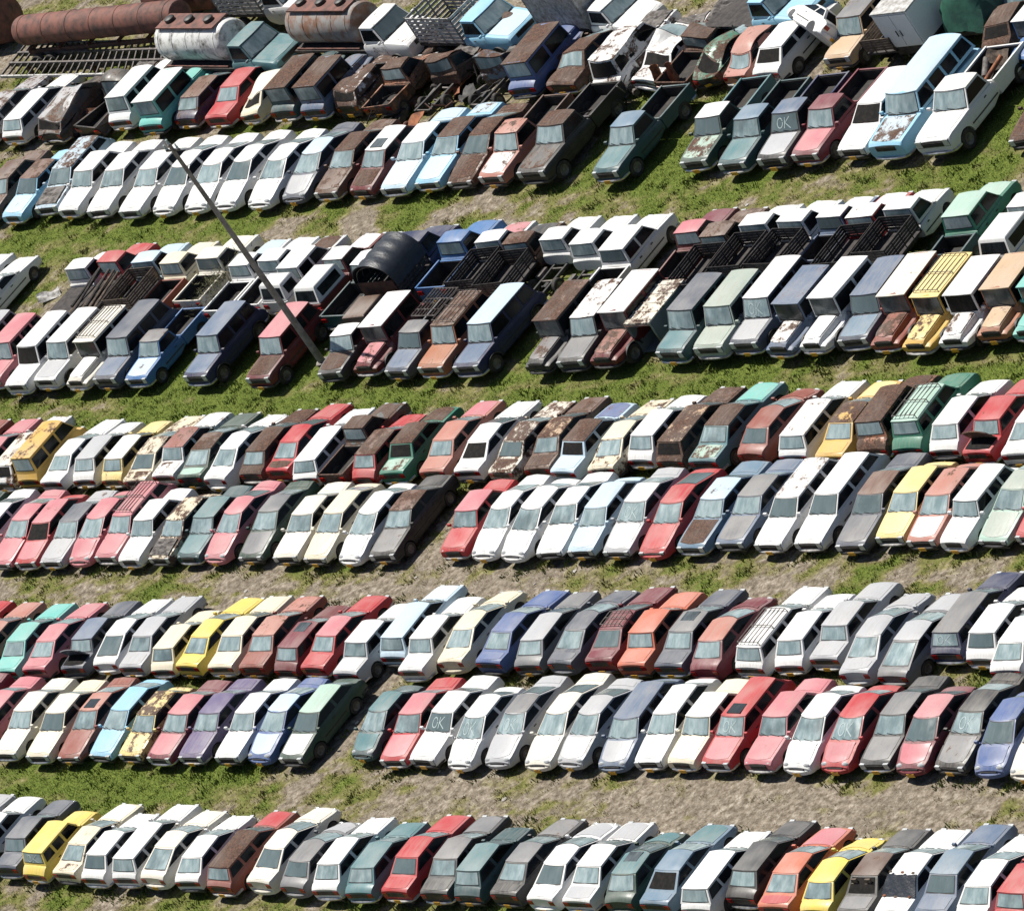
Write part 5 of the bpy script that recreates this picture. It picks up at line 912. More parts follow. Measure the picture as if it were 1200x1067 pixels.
# patches of lush grass (+) and of bare soil (-): centre, radius along the rows, radius across, amount
PATCH=[((-6.12,-18.83,0),7,1.6,.5),((-11.42,-19.66,0),5,2,.2),((11.42,-19.40,0),6,1.5,.06),((23.58,-19.36,0),10,3,-.22),((34.00,-19.33,0),12,3,-.28),((29.80,-17.72,0),4,.8,.22),((39.47,-18.38,0),3,1,.15),
 ((-9.30,-7.71,0),10,1.2,.05),((2.54,-7.88,0),5,2.0,-.22),((1.45,-5.40,0),2,2.5,-.3),((17.40,-8.10,0),10,1.4,-.05),((32.26,-11.84,0),2.5,1.2,.2),((3.50,-16.06,0),1.6,4,-.35),
 ((-24.72,2.79,0),16,3,.22),((2.34,3.40,0),20,2.2,.22),((21.38,3.67,0),10,2,.2),((-24.84,6.13,0),6,2,.2),((20.71,-1.58,0),2,2,.3),((25.00,-2.20,0),2.5,1.2,.4),
 ((-42.49,16.31,0),8,2,.15),((-23.82,16.18,0),3,1.2,-.35),((-29.06,16.02,0),2,1,-.3),((-17.21,16.88,0),3,1.4,-.35),((-19.99,17.12,0),2.2,1,.45),((-3.45,17.08,0),8,2,.1),((-8.56,16.14,0),4,1.4,-.15),
 ((-7.60,18.29,0),3,3.5,.3),((-5.20,18.62,0),2,3,.3),((-12.46,27.08,0),6,3.0,-.35),((-4.61,25.30,0),3,2,-.1),((-9.62,22.15,0),2,1.5,.35),((13.81,17.36,0),3,4,.35),((12.47,13.30,0),2,3,.2),((-12.82,19.34,0),1.3,3,-.35),
 ((-45.37,13.20,0),2,3,.1),((-24.67,7.24,0),3,3,.25),((-3.72,10.85,0),2,3,.2),((18.53,10.78,0),3,3,.15),((-55.06,29.44,0),6,1.0,.3),((-46.01,29.08,0),4,1,.3),((-25.50,27.69,0),4,.8,.3),((-34.76,27.20,0),3,.8,.2)]
def strip_base(X,Y):
    # Y of the aisles, in metres, and how green each is
    ys=[-60,-33,-27.5,-24,-18.5,-15.5,-10,-3,0,4,7.2,10,15,17.5,21,27,34,60]
    gv=[.4,.5,.55,.52,.47,.46,.46,.47,.48,.62,.66,.56,.52,.58,.55,.46,.36,.3]
    return np.interp(Y,ys,gv)
def cover(X,Y):
    c=strip_base(X,Y)
    for (px,py,_),rx,ry,a in PATCH:
        c=c+a*np.exp(-((X-px)/rx)**2-((Y-py)/ry)**2)
    for ty in (-21.6,-8.4,5.2,18.6):
        yy=Y-ty-1.2*(vnoise(X,X*0,14,9,2)-.5)
        c=c-.16*(np.exp(-((yy-.75)/.28)**2)+np.exp(-((yy+.75)/.28)**2))*(.4+1.2*vnoise(X,Y,5,4,2))
    c=c+1.0*(vnoise(X,Y,2.6,3,5)-.5)+1.0*(vnoise(X+Y*.4,Y*1.6,.8,8,3)-.5)
    return np.clip(c,0,1)
gx=np.concatenate([[-3000,-900,-300,-140],np.arange(-92,68,.28),[110,300,900,3000]]); gy=np.concatenate([[-3000,-900,-300,-90],np.arange(-48,56,.28),[90,300,900,3000]])
GX,GY=np.meshgrid(gx,gy,indexing='ij'); CV=cover(GX,GY)
inner=((GX>-95)&(GX<70)&(GY>-50)&(GY<58))
CV=np.where(inner,CV,.46)
GZ=((vnoise(GX,GY,1.7,5,4)-.5)*.12+ (vnoise(GX,GY,.5,6,2)-.5)*.05)*inner-.03
n1,n2=GX.shape; me=D.meshes.new('ground'); V=np.stack([GX,GY,GZ],2).reshape(-1,3)
ii,jj=np.meshgrid(np.arange(n1-1),np.arange(n2-1),indexing='ij'); a=(ii*n2+jj).ravel(); FQ=np.stack([a,a+n2,a+n2+1,a+1],1)
me.vertices.add(len(V)); me.vertices.foreach_set('co',V.ravel()); me.loops.add(FQ.size); me.loops.foreach_set('vertex_index',FQ.ravel().astype(np.int32))
me.polygons.add(len(FQ)); me.polygons.foreach_set('loop_start',np.arange(0,FQ.size,4,dtype=np.int32)); me.polygons.foreach_set('use_smooth',np.ones(len(FQ),bool)); me.update(calc_edges=True)
at=me.attributes.new('cover','FLOAT','POINT'); at.data.foreach_set('value',CV.ravel().astype(np.float32))
m,n,l,b=nt('yard_ground'); tc=n.new('ShaderNodeTexCoord'); v=tc.outputs['Object']
an=n.new('ShaderNodeAttribute'); an.attribute_name='cover'
f1=noise(n,l,v,3.2,6,.7); f2=noise(n,l,v,.5,4,.6); f3=noise(n,l,v,14,4,.65)
f4=noise(n,l,v,3.4,9,.74)
soil=ramp(n,l,f4,[(.30,(.050,.038,.027)),(.42,(.135,.110,.080)),(.54,(.26,.222,.172)),(.68,(.46,.415,.345))])
soil=mix_c(n,l,maprange(n,l,f2,.42,.64,0,.5),soil,mix_c(n,l,maprange(n,l,f3,.40,.60),(.060,.048,.034),(.26,.22,.17)))
f5=noise(n,l,v,9,6,.75); soil=mix_c(n,l,maprange(n,l,f5,.54,.70,0,.7),soil,(.055,.046,.030))
dry=ramp(n,l,f4,[(.32,(.060,.056,.020)),(.5,(.160,.145,.055)),(.66,(.29,.26,.12))])
green=ramp(n,l,f3,[(.3,(.032,.048,.010)),(.5,(.092,.126,.020)),(.68,(.19,.225,.050))])
cv=math_n(n,l,'ADD',an.outputs['Fac'],math_n(n,l,'MULTIPLY',math_n(n,l,'SUBTRACT',f1,.5),.55))
g1=mix_c(n,l,maprange(n,l,cv,.26,.50),soil,dry); g2=mix_c(n,l,maprange(n,l,cv,.44,.74),g1,green)
l.new(g2,b.inputs['Base Color']); b.inputs['Roughness'].default_value=.95; b.inputs['Specular IOR Level'].default_value=.15
bp=mk(n,'ShaderNodeBump',Strength=.7,Distance=.06); l.new(math_n(n,l,'ADD',f3,f1),bp.inputs['Height']); l.new(bp.outputs[0],b.inputs['Normal'])
me.materials.append(m); g=D.objects.new('ground',me); C.objects.link(g); tag(g,kind='structure')

# rectangles the vehicles stand on, so plants grow round them
RECT=[]
for r_ in CARS:
    p=dict(BASE); p.update(T[r_[0]]); RECT.append((r_[1],r_[2],p['W']*.5*r_[5].get('k',1)-.05,p['L']*r_[5].get('k',1)*r_[5].get('ls',1)/2-.1))
RA=np.array(RECT)
def under_car(x,y):
    hit=np.zeros(len(x),bool)
    for (cx,cy,hw_,hl_) in RECT: hit|=(np.abs(x-cx)<hw_)&(np.abs(y-cy)<hl_)
    return hit
def ground_z(x,y): return ((vnoise(x,y,1.7,5,4)-.5)*.12+(vnoise(x,y,.5,6,2)-.5)*.05)-.03
def tufts(name,N,h0,h1,spread,nbl,wid,cols,thr,seed,extra=None):
    r=np.random.default_rng(seed); a=r.random(N); y=r.uniform(-33,40,N); f=(y+26)/60
    x=(-15-62*f)+a*((52-40*f)-(-15-62*f)); c=cover(x,y)
    # keep to what lies inside the yard seen from the hill
    k=(r.random(N)<np.clip((c-thr)/(1-thr),0,1)*1.6)&(~under_car(x,y))&(y>-.0-38+0*x)
    x=x[k];y=y[k];c=c[k]
    if extra is not None: x=np.concatenate([x,extra[:,0]]); y=np.concatenate([y,extra[:,1]]); c=np.concatenate([c,.5+.3*r.random(len(extra))])
    n_=len(x); z=ground_z(x,y)
    B_=nbl; tot=n_*B_; hx=np.repeat(x,B_); hy=np.repeat(y,B_); hz=np.repeat(z,B_); cc=np.repeat(c,B_)
    sz=np.repeat(.55+.9*r.random(n_),B_)
    an_=r.uniform(0,2*np.pi,tot); rad=spread*np.sqrt(r.random(tot))*sz; bx=hx+rad*np.cos(an_); by=hy+rad*np.sin(an_)
    h=r.uniform(h0,h1,tot)*sz; ta=r.uniform(0,2*np.pi,tot); lean=r.uniform(.2,.9,tot)*h; wa=r.uniform(0,np.pi,tot); ww=wid*(.6+.8*r.random(tot))
    P0=np.stack([bx-ww*np.cos(wa),by-ww*np.sin(wa),hz-.03],1); P1=np.stack([bx+ww*np.cos(wa),by+ww*np.sin(wa),hz-.03],1)
    tip=np.stack([bx+lean*np.cos(ta),by+lean*np.sin(ta),hz+h],1); mid=(P0+P1)/2*.45+tip*.55+np.stack([0*h,0*h,.14*h],1)
    M0=mid-np.stack([ww*np.cos(wa),ww*np.sin(wa),0*ww],1)*.9; M1=mid+np.stack([ww*np.cos(wa),ww*np.sin(wa),0*ww],1)*.9
    V=np.stack([P0,P1,M1,tip,M0],1).reshape(-1,3); nF=tot; base=np.arange(tot)*5
    F_=np.stack([base,base+1,base+2,base+3,base+4],1)
    me=D.meshes.new(name); me.vertices.add(len(V)); me.vertices.foreach_set('co',V.ravel()); me.loops.add(F_.size); me.loops.foreach_set('vertex_index',F_.ravel().astype(np.int32))
    me.polygons.add(nF); me.polygons.foreach_set('loop_start',np.arange(0,F_.size,5,dtype=np.int32)); me.update(calc_edges=True)
    t=np.clip((cc-.42)/.35+r.normal(0,.28,tot),0,1)[:,None]; col=np.array(cols[0])*(1-t)+np.array(cols[1])*t; col*= (.65+.7*r.random(tot))[:,None]
    ca=me.color_attributes.new('tint','FLOAT_COLOR','POINT'); ca.data.foreach_set('color',np.repeat(np.concatenate([col,np.ones((tot,1))],1),5,0).astype(np.float32).ravel())
    me.materials.append(M['blade']); o=D.objects.new(name,me); C.objects.link(o); return o
m,n,l,b=nt('grass_blades'); an=n.new('ShaderNodeVertexColor'); an.layer_name='tint'; l.new(an.outputs[0],b.inputs['Base Color']); b.inputs['Roughness'].default_value=.7; b.inputs['Specular IOR Level'].default_value=.2
M['blade']=m
o=tufts('grass',190000,.03,.085,.14,6,.010,[(.31,.275,.13),(.125,.178,.026)],.16,21); tag(o,'low green and dry yellow grass covering the aisles between car rows','grass',kind='stuff')
ew=[]; er=np.random.default_rng(77)
for r_ in CARS:
    p=dict(BASE); p.update(T[r_[0]]); hl_=p['L']*r_[5].get('k',1)*r_[5].get('ls',1)/2; hw_=p['W']*.5
    for e in (-1,1):
        if er.random()<.62:
            for q in range(int(er.integers(2,8))): ew.append((r_[1]+er.uniform(-hw_,hw_)*1.15, r_[2]+e*(hl_+er.normal(.12,.16))))
    for q in range(int(er.integers(0,4))): ew.append((r_[1]+hw_+er.uniform(.05,.2), r_[2]+er.uniform(-hl_,hl_)))
ew=np.array(ew)
o=tufts('weeds',6500,.05,.17,.26,20,.022,[(.20,.185,.075),(.095,.14,.024)],.36,22,ew); tag(o,'taller leafy weeds growing in clumps between the parked cars','weeds',kind='stuff')
# pale stones strewn over the bare soil
r=np.random.default_rng(5); N=2600; x=r.uniform(-78,52,N); y=r.uniform(-33,40,N); k=(cover(x,y)<.50)&~under_car(x,y); x=x[k];y=y[k]
mb=MB(); ico=[(0,0,1),(.9,0,.3),(.2,.85,.35),(-.8,.4,.3),(-.7,-.6,.25),(.3,-.9,.3),(0,0,-.6)]; fc=[(0,1,2),(0,2,3),(0,3,4),(0,4,5),(0,5,1),(6,2,1),(6,3,2),(6,4,3),(6,5,4),(6,1,5)]
gz=ground_z(x,y)
for a,b_,z in zip(x,y,gz):
    s=.025+.11*random.random()**4; an_=random.uniform(0,6.28); ca,sa=math.cos(an_),math.sin(an_); e=random.uniform(.6,1.3)
    mb.add([(a+s*(q[0]*ca*e-q[1]*sa),b_+s*(q[0]*sa*e+q[1]*ca),z+s*q[2]*.6+.01) for q in ico],fc)
sm=mb.mesh('stones',0,False); sm.materials.append(mat_simple('pale_stone',(.52,.50,.46),.9,(.26,.235,.2),scale=.6)); o=D.objects.new('pebbles',sm); C.objects.link(o); tag(o,'pale stones strewn over the bare soil of the aisles','stones',kind='stuff')

# ------------------------------------------------------------------ the parked cars
OBJ={}
for i,rec in enumerate(CARS): OBJ[rec[6]]=place_car(rec)
def find(word,row): return next(o for k,o in OBJ.items() if k.replace('rusty ','').startswith(word) and row in k)

# ------------------------------------------------------------------ other things
def thing(name,label,cat,loc,rz=0,group=None):
    o=new(name,None); o.location=loc; o.rotation_euler=(0,0,math.radians(rz)); tag(o,label,cat,group); return o
def P_(name,mb,mat,parent,smooth=40,color=None):
    me=mb.mesh(name,smooth); me.materials.append(M[mat]); o=new(name,me,parent)
    if color: o.color=color
    return o
# utility pole that rises in front of the seventh and eighth rows
pb=(-17.82,6.63,0)
t=thing('utility_pole','tall grey concrete pole leaning across the picture between maroon and charcoal vehicles','pole',pb)
m=MB(); m.lathe([(-.1,.001),(-.1,.165),(6,.125),(12.1,.08),(12.1,.001)],14,'z'); P_('shaft',m,'concrete',t)
m=MB(); m.box(-.45,.45,-.04,.04,11.75,11.84); P_('crossarm',m,'steel',t,0)
for s in (-.38,0,.38):
    m=MB(); zb=11.84 if s else 12.1; m.lathe([(zb,.001),(zb,.05),(zb+.10,.06),(zb+.16,.03),(zb+.24,.055),(zb+.30,.001)],10,'z',0,(s,0,0)); P_('insulator',m,'chalk',t)
m=MB(); m.lathe([(0,.30),(.06,.29),(.10,.001)],14,'z'); P_('footing',m,'concrete',t)

# lorries standing along the back of the yard, noses to the right
def lorry(label,front,yaw,col,ho=None,ro=None,ru=.2,flags='',typ='lorry',cat='lorry',L=None,ls=1):
    p=dict(BASE); p.update(T[typ]); a=math.radians(yaw); d=Vector((-math.sin(a),math.cos(a),0))
    c=Vector(front)-d*(p['L']*ls/2); opt={'ru':ru,'f':flags,'ls':ls,'g':'lorries along the back of the yard'}
    if ho: opt['ho']=ho
    if ro: opt['ro']=ro
    return place_car((typ,c.x,c.y,yaw,col,opt,label))
T['tanker']=dict(T['lorry'],L=9.4); CAT['tanker']='lorry'
def tank_on(o,typ,mat,topmat,r=.98,z=2.05):
    L=T[typ]['L']; c=get_type(typ); y0=-L/2+.05; y1=c.y[3]-.35
    m=MB(); m.lathe([(y0,.001),(y0+.02,r*.6),(y0+.12,r*.92),(y0+.25,r),(y1-.25,r),(y1-.12,r*.92),(y1-.02,r*.6),(y1,.001)],26,'y',0,(0,0,z)); 
    for k in range(5): yy=y0+.5+(y1-y0-1)*k/4; m.lathe([(yy-.03,r),(yy-.03,r+.02),(yy+.03,r+.02),(yy+.03,r)],26,'y',0,(0,0,z))
    P_('tank',m,mat,o); m=MB(); m.box(-.55,.55,y0+.5,y1-.4,z+r+.015,z+r+.09); P_('walkway',m,topmat,o,0)
    for k in range(3):
        yy=y0+1.2+(y1-y0-2.4)*k/2; m=MB(); m.lathe([(z+r+.09,.001),(z+r+.09,.26),(z+r+.26,.26),(z+r+.30,.2),(z+r+.30,.001)],14,'z',0,(0,yy,0)); P_('manhole',m,'black',o)
    for s in (-1,1):
        m=MB(); m.box(s*1.02-.05,s*1.02+.05,y0+.3,y1-.2,1.18,1.3); P_('side_rail',m,topmat,o,0)
o=lorry('old tanker lorry with white streaked tank and teal cab at the back',(-38.36,28.16,0),-96,'teal',ru=.15,typ='tanker'); tank_on(o,'tanker','tank','rtank')
o=lorry('old tanker lorry with grey rust streaked tank and white cab at the back',(-28.90,28.33,0),-97,'white',ru=.3,typ='tanker'); tank_on(o,'tanker','gtank','rtank')
def stake_on(o,typ,mat,ht=1.5,closed=None):
    L=T[typ]['L']; W=T[typ]['W']; x=W/2-.05; y0=-L/2+.08; y1=get_type(typ).y[3]-.2; zb=T[typ]['rw']*2+.25
    for a,b_ in (((-x,y0),(-x,y1)),((x,y0),(x,y1)),((-x,y0),(x,y0)),((-x,y1),(x,y1))):
        m=MB(); a=Vector((*a,zb)); b_=Vector((*b_,zb)); d=b_-a; Ln=d.length; d/=Ln; k=max(3,int(Ln/.7)); q=d.to_track_quat('X','Z').to_matrix().to_4x4()
        for i in range(k+1): m.bar(a+d*(Ln*i/k),a+d*(Ln*i/k)+Vector((0,0,ht)),.045,4)
        nn=7 if not closed else 9
        for j in range(nn): m.box(-.03,Ln+.03,-.02,.02,0,ht/nn*(.6 if not closed else .97),0,Matrix.Translation(a+Vector((0,0,.05+ht*j/nn)))@q)
        P_('stake_side',m,mat,o,0)
    if closed: m=MB(); m.box(-x-.04,x+.04,y0-.04,y1+.04,zb+ht+.06,zb+ht+.12); P_('box_roof',m,mat,o,0)
o=lorry('lorry with pale open slat bed and sky blue cab at the back',(-21.52,27.96,0),-98,'sky blue',ho=('pale blue',.2),ru=.25,typ='lorry'); stake_on(o,'lorry','greyslat')
T['boxlorry']=dict(T['lorry'],L=7.6,hood=1.5,W=2.1,H=2.2,zh=1.25,zc=1.4,zr=1.4,zt=1.3,rw=.42,clear=.4); CAT['boxlorry']='lorry'
o=lorry('white lorry with closed white slatted box at the back, nose to the dirt patch',(-13.37,27.95,0),-100,'white',ru=.1,typ='boxlorry'); stake_on(o,'boxlorry','greyslat',1.7,True)
o=lorry('sky blue lorry with dark flat bed at the top edge right of the dirt patch',(-2.03,26.93,0),-97,'sky blue',ru=.12,typ='lorry',ls=.95)
o=lorry('far lorry with tall pale slat bed behind the teal tanker cab',(-39.83,32.37,0),-96,'white',ru=.3,typ='lorry'); stake_on(o,'lorry','greyslat',1.6)

# long rusty tank on a trailer, top left
a_=Vector((-62.16,31.73,2)); b_=Vector((-48.75,31.35,2)); mid=(a_+b_)/2; d=(b_-a_); Lt=d.length; yw=math.degrees(math.atan2(d.y,d.x))
t=thing('tank_trailer','long rust brown cylindrical tank on a trailer, top left behind the steel frame','tank trailer',(mid.x,mid.y,0),yw-90)
m=MB(); r=.76; h=Lt/2; m.lathe([(-h,.001),(-h+.05,r*.6),(-h+.2,r*.93),(-h+.4,r),(h-.4,r),(h-.2,r*.93),(h-.05,r*.6),(h,.001)],28,'y',0,(0,0,2.0))
for k in range(7): yy=-h+.7+(2*h-1.4)*k/6; m.lathe([(yy-.03,r),(yy-.03,r+.02),(yy+.03,r+.02),(yy+.03,r)],28,'y',0,(0,0,2.0))
P_('tank',m,'rtank',t); m=MB(); m.box(-.5,-.38,-h+.3,h-.2,.85,1.1); m.box(.38,.5,-h+.3,h-.2,.85,1.1); 
for k in range(6): yy=-h+.6+(2*h-1.2)*k/5; m.box(-.6,.6,yy-.06,yy+.06,1.1,1.25)
P_('chassis',m,'rust',t,0)
for yy in (-h+1.2,-h+2.3):
    for s in (-1,1):
        m=MB(); m.lathe([(s*.8-.14,.3),(s*.8-.14,.46),(s*.8-.1,.5),(s*.8+.1,.5),(s*.8+.14,.46),(s*.8+.14,.3)],20,'x',0,(0,yy,.5)); q=P_('wheel',m,'tyre',t); m=MB(); m.lathe([(s*.8+.12,.31),(s*.8+.08,.001)],16,'x',0,(0,yy,.5)); P_('rim',m,'rim',q)
t=thing('rusty_tank','short upright end of a second rust brown tank at the top left corner','tank',(-67.36,33.97,0),8)
m=MB(); m.lathe([(-3.2,.001),(-3.15,.8),(-3,1.25),(3,1.25),(3.15,.8),(3.2,.001)],28,'x',0,(-2.0,0,1.3)); P_('tank_shell',m,'rtank',t); m=MB(); 
for yy in (-3.4,-.6): m.box(yy,yy+.2,-1.1,1.1,0,.42)
P_('cradle',m,'steel',t,0)
t=thing('rusty_tank','dark red tank end behind the white streaked tanker','tank',(-51.85,34.11,0),0)
m=MB(); m.lathe([(-2.2,.001),(-2.15,.7),(-2.0,1.05),(2,1.05),(2.15,.7),(2.2,.001)],26,'x',0,(0,0,1.5)); P_('tank_shell',m,'rtank',t); m=MB()
for yy in (-1.5,1.3): m.box(yy,yy+.2,-.9,.9,0,.6)
P_('cradle',m,'steel',t,0)
# steel ladder frame of a trailer
c4=[Vector((-62.86,29.67,0.8)),Vector((-47.55,28.22,0.8)),Vector((-49.95,31.01,0.8)),Vector((-63.27,32.25,0.8))]
ctr=sum(c4,Vector())/4; t=thing('trailer_frame','long bare steel ladder frame of a trailer, top left below the rusty tank','trailer frame',(ctr.x,ctr.y,0),0)
q4=[p-Vector((ctr.x,ctr.y,0)) for p in c4]; lp=lambda u,v_: (q4[0]*(1-u)+q4[1]*u)*(1-v_)+(q4[3]*(1-u)+q4[2]*u)*v_
m=MB()
def beam(m,a,b_,w,h):
    d=b_-a; Ln=d.length; m.box(0,Ln,-w/2,w/2,-h/2,h/2,0,Matrix.Translation(a)@d.to_track_quat('X','Z').to_matrix().to_4x4())
for v_ in (.38,.70): beam(m,lp(0,v_),lp(1,v_),.12,.24)
P_('main_beam',m,'steel',t,0); m=MB()
for v_ in (0,1): beam(m,lp(0,v_),lp(1,v_),.10,.14)
P_('edge_rail',m,'greyslat',t,0); m=MB()
for k in range(26): beam(m,lp(k/25,.0)+Vector((0,0,.02)),lp(k/25,1)+Vector((0,0,.02)),.07,.10)
P_('cross_member',m,'steel',t,0); m=MB()
for u in (.1,.5,.9):
    for v_ in (.36,.72): p=lp(u,v_); m.box(p.x-.1,p.x+.1,p.y-.1,p.y+.1,0,.68)
P_('prop_stand',m,'rust',t,0)

# top right corner
p_=Vector((1.55,22.93,0)); place_car(('suv_long',p_.x,p_.y+2.9,180,'tan',{'ro':('grey',.3),'ho':('tan',.15),'ru':.15,'near':'f','g':'off-road cars parked in the yard rows'},'tan off-roader with grey weathered roof behind the pickups, ninth row up'))
p_=Vector((4.05,23.10,0)); place_car(('stake_truck',p_.x,p_.y+3.3,0,'grey',{'ru':.5,'stakec':'wood','near':'r','g':'stake bed trucks parked in the yard rows'},'grey boarded stake truck beside the white box truck, ninth row up'))
T['boxtruck']=dict(T['lorry'],L=6.0,W=1.95,H=2.1,hood=1.2,zh=1.15,zc=1.3,zr=1.3,zt=1.2,rw=.38,clear=.36); CAT['boxtruck']='lorry'
p_=Vector((5.62,23.14,0)); o=place_car(('boxtruck',p_.x,p_.y+3.7,0,'white',{'ru':.1,'near':'r','g':'lorries along the back of the yard'},'white box truck with grey flat roof beside the green tarpaulin'))
yb=get_type('boxtruck').y[3]-.15
m=MB(); m.box(-1.0,1.0,-2.98,yb,1.02,2.75); q=P_('cargo_box',m,'paint',o,0,(.78,.78,.77,.1)); m=MB(); m.box(-1.03,1.03,-3.01,yb+.03,2.752,2.83); P_('box_roof',m,'greyslat',o,0)
for s in (-1,1):
    m=MB(); m.box(min(s*.02,s*.93),max(s*.02,s*.93),-3.03,-2.99,1.1,2.68); q=P_('rear_door',m,'paint',o,0,(.74,.75,.76,.06)); m=MB(); m.box(s*.12-.02,s*.12+.02,-3.06,-3.03,1.6,1.9); P_('door_handle',m,'black',q,0)
p_=Vector((8.43,22.94,0)); t=thing('covered_truck','truck wholly covered by a dark green tarpaulin in the top right corner','covered truck',(p_.x,p_.y+4.2,0),0)
sr0=random.Random(3); m=MB(); NU,NV=25,21; Pg=np.zeros((NU,NV,3)); prof=np.array([(-1.55,.1),(-1.42,.9),(-1.28,1.75),(-.95,2.35),(-.35,2.62),(.1,2.75),(.6,2.55),(1.05,2.15),(1.3,1.5),(1.45,.8),(1.6,.1)])
for i in range(NU):
    for j in range(NV):
        u=-1+2*i/(NU-1); q=10*j/(NV-1); x=np.interp(q,range(11),prof[:,0]); z=np.interp(q,range(11),prof[:,1])
        e=1-.62*max(0,abs(u)-.72)/.28; k=1-.28*math.exp(-((u-.25)/.22)**2)+.10*math.exp(-((u+.45)/.2)**2); hang=1-min(1,z/2.2)
        f_=.10*math.sin(u*27+1.3*math.sin(q))*(.3+hang)+.09*math.sin(u*11+q*1.7)+sr0.uniform(-.05,.05)
        Pg[i,j]=(x*(.9+.1*e)+f_*(1 if x>0 else -1),2.75*u+.04*math.sin(q*3+u*9),max(.08,z*e*k+f_*.5))
plate(m,Pg,(0,0,1),.01,.02); P_('tarpaulin',m,'tarpg',t,24)
m=MB(); m.box(-1.1,1.1,-2.5,2.5,.6,.8); P_('chassis',m,'black',t,0)
for yy in (-1.7,1.7):
    for s in (-1,1):
        m=MB(); m.lathe([(s*.9-.12,.25),(s*.9-.12,.40),(s*.9-.08,.44),(s*.9+.08,.44),(s*.9+.12,.40),(s*.9+.12,.25)],18,'x',0,(0,yy,.44)); P_('wheel',m,'tyre',t)
p_=Vector((12.99,22.11,0)); place_car(('jeep',p_.x,p_.y+2,180,'bright blue',{'ro':('white',.2),'ru':.25,'near':'f','g':'jeeps parked in the yard rows'},'bright blue jeep with white roof at the right edge near the tarpaulin'))
p_=Vector((10.36,25.55,0)); place_car(('wagon',p_.x,p_.y+2,0,'grey',{'ru':.3,'near':'r','g':'station wagons parked in the yard rows'},'weathered grey station wagon in the top right corner behind the tarpaulin'))
p_=Vector((10.44,23.80,0)); place_car(('hatch_boxy',p_.x,p_.y+1.5,10,'brown',{'ru':.7,'f':'nrg,nwh,nh'.replace(',',' '),'near':'r','g':'hatchbacks parked in the yard rows'},'stripped rusty brown hatchback right of the green tarpaulin'))
# white body shell thrown on its side behind the ninth row
p_=Vector((-1.25,25.14,0)); o=place_car(('hatch_round',p_.x,p_.y,62,'white',{'ru':.12,'f':'nwh nws nrg nm','near':'r','roll':72,'z':1.0,'g':'hatchbacks parked in the yard rows'},'white car body lying on its side below the sky blue lorry'))
# open van body standing among the jeeps
p_=Vector((3.83,5.84,0)); t=thing('van_body','rust roofed empty van body shell standing beside the maroon jeep','van body',(p_.x,p_.y+1.4,0),0)
m=MB(); m.box(-.72,-.66,-1.3,1.3,.05,1.55); m.box(.66,.72,-1.3,1.3,.05,1.55); m.box(-.66,.66,1.24,1.3,.05,1.55); m.box(-.66,.66,-1.24,1.24,.05,.12); P_('shell',m,'paint',t,0,(.17,.20,.21,.3))
m=MB(); m.box(-.75,.75,-1.33,1.33,1.552,1.62)
for k in range(5): m.box(-.72,.72,-1.2+k*.55,-1.12+k*.55,1.615,1.65)
P_('roof',m,'paint',t,0,(.72,.68,.58,.45)); m=MB()
for s in (-1,1): m.box(s*.735-.02,s*.735+.02,-1.34,-1.28,.02,1.55)
m.box(-.7,.7,-1.34,-1.28,1.46,1.55); P_('door_frame',m,'chrome',t,0)

# canvas hood over the navy stake truck
o=find('navy stake truck','seventh'); ty=get_type('stake_truck'); yb=ty.y[3]-.1; m=MB(); Pg=np.array([[(-.98*math.cos(a)*1.0,y,1.35+.98*math.sin(a)**.75+.025*math.sin(y*9+2*a)) for a in np.linspace(0.0,math.pi,15)] for y in np.linspace(-2.72,yb,14)]); plate(m,Pg,(0,0,1),.01,.03); P_('canvas_cover',m,'tarpb',o,50)
m=MB()
for k in range(6):
    y=-2.6+(yb+2.5)*k/5
    for a in np.linspace(0,math.pi,13)[:-1]: m.bar((-.90*math.cos(a),y,1.33+.86*math.sin(a)**.75),(-.90*math.cos(a+math.pi/12),y,1.33+.86*max(0,math.sin(a+math.pi/12))**.75),.02,5)
P_('cover_hoop',m,'steel',o,0)
m=MB(); m.box(-.88,.88,-2.74,-2.70,.9,1.6); P_('tailboard',m,'brickwood' if 'brickwood' in M else 'rust',o,0)
# slatted rack on the slate pickup, sixth row
o=find('slate grey pickup truck','sixth'); m=MB(); yb=get_type('pickup').y[3]-.15
for k in range(8): x=-.74+1.48*k/7; m.bar((x,-2.3,1.55),(x,yb,1.55),.025,5)
for y in (-2.3,-1.6,-.9,yb): m.bar((-.76,y,1.53),(.76,y,1.53),.03,5)
for y in (-2.3,yb):
    for s in (-1,1): m.bar((s*.74,y,.95),(s*.74,y,1.55),.03,5)
P_('bed_rack',m,'steel',o,0)
# timber poles heaped on the two stripped trucks, seventh row
p0=Vector((-36.76,10.72,0))
for k in range(11):
    a=p0+Vector((-1.0+k*.22+random.uniform(-.1,.1),-.9+random.uniform(-.5,.4),1.0+random.uniform(0,.3))); b_=a+Vector((random.uniform(-.35,.35),2.9+random.uniform(-.4,.6),.05+random.uniform(0,.45)))
    m=MB(); m.bar((0,0,0),tuple(b_-a),.075,7,0,.05); me=m.mesh('timber_pole',40); me.materials.append(M['darkwood' if k%3 else 'wood']); o=new('timber_pole',me,None,tuple(a)); tag(o,'weathered timber pole in the pile on the seventh row trucks near left edge','pole','timber poles piled on the trucks')
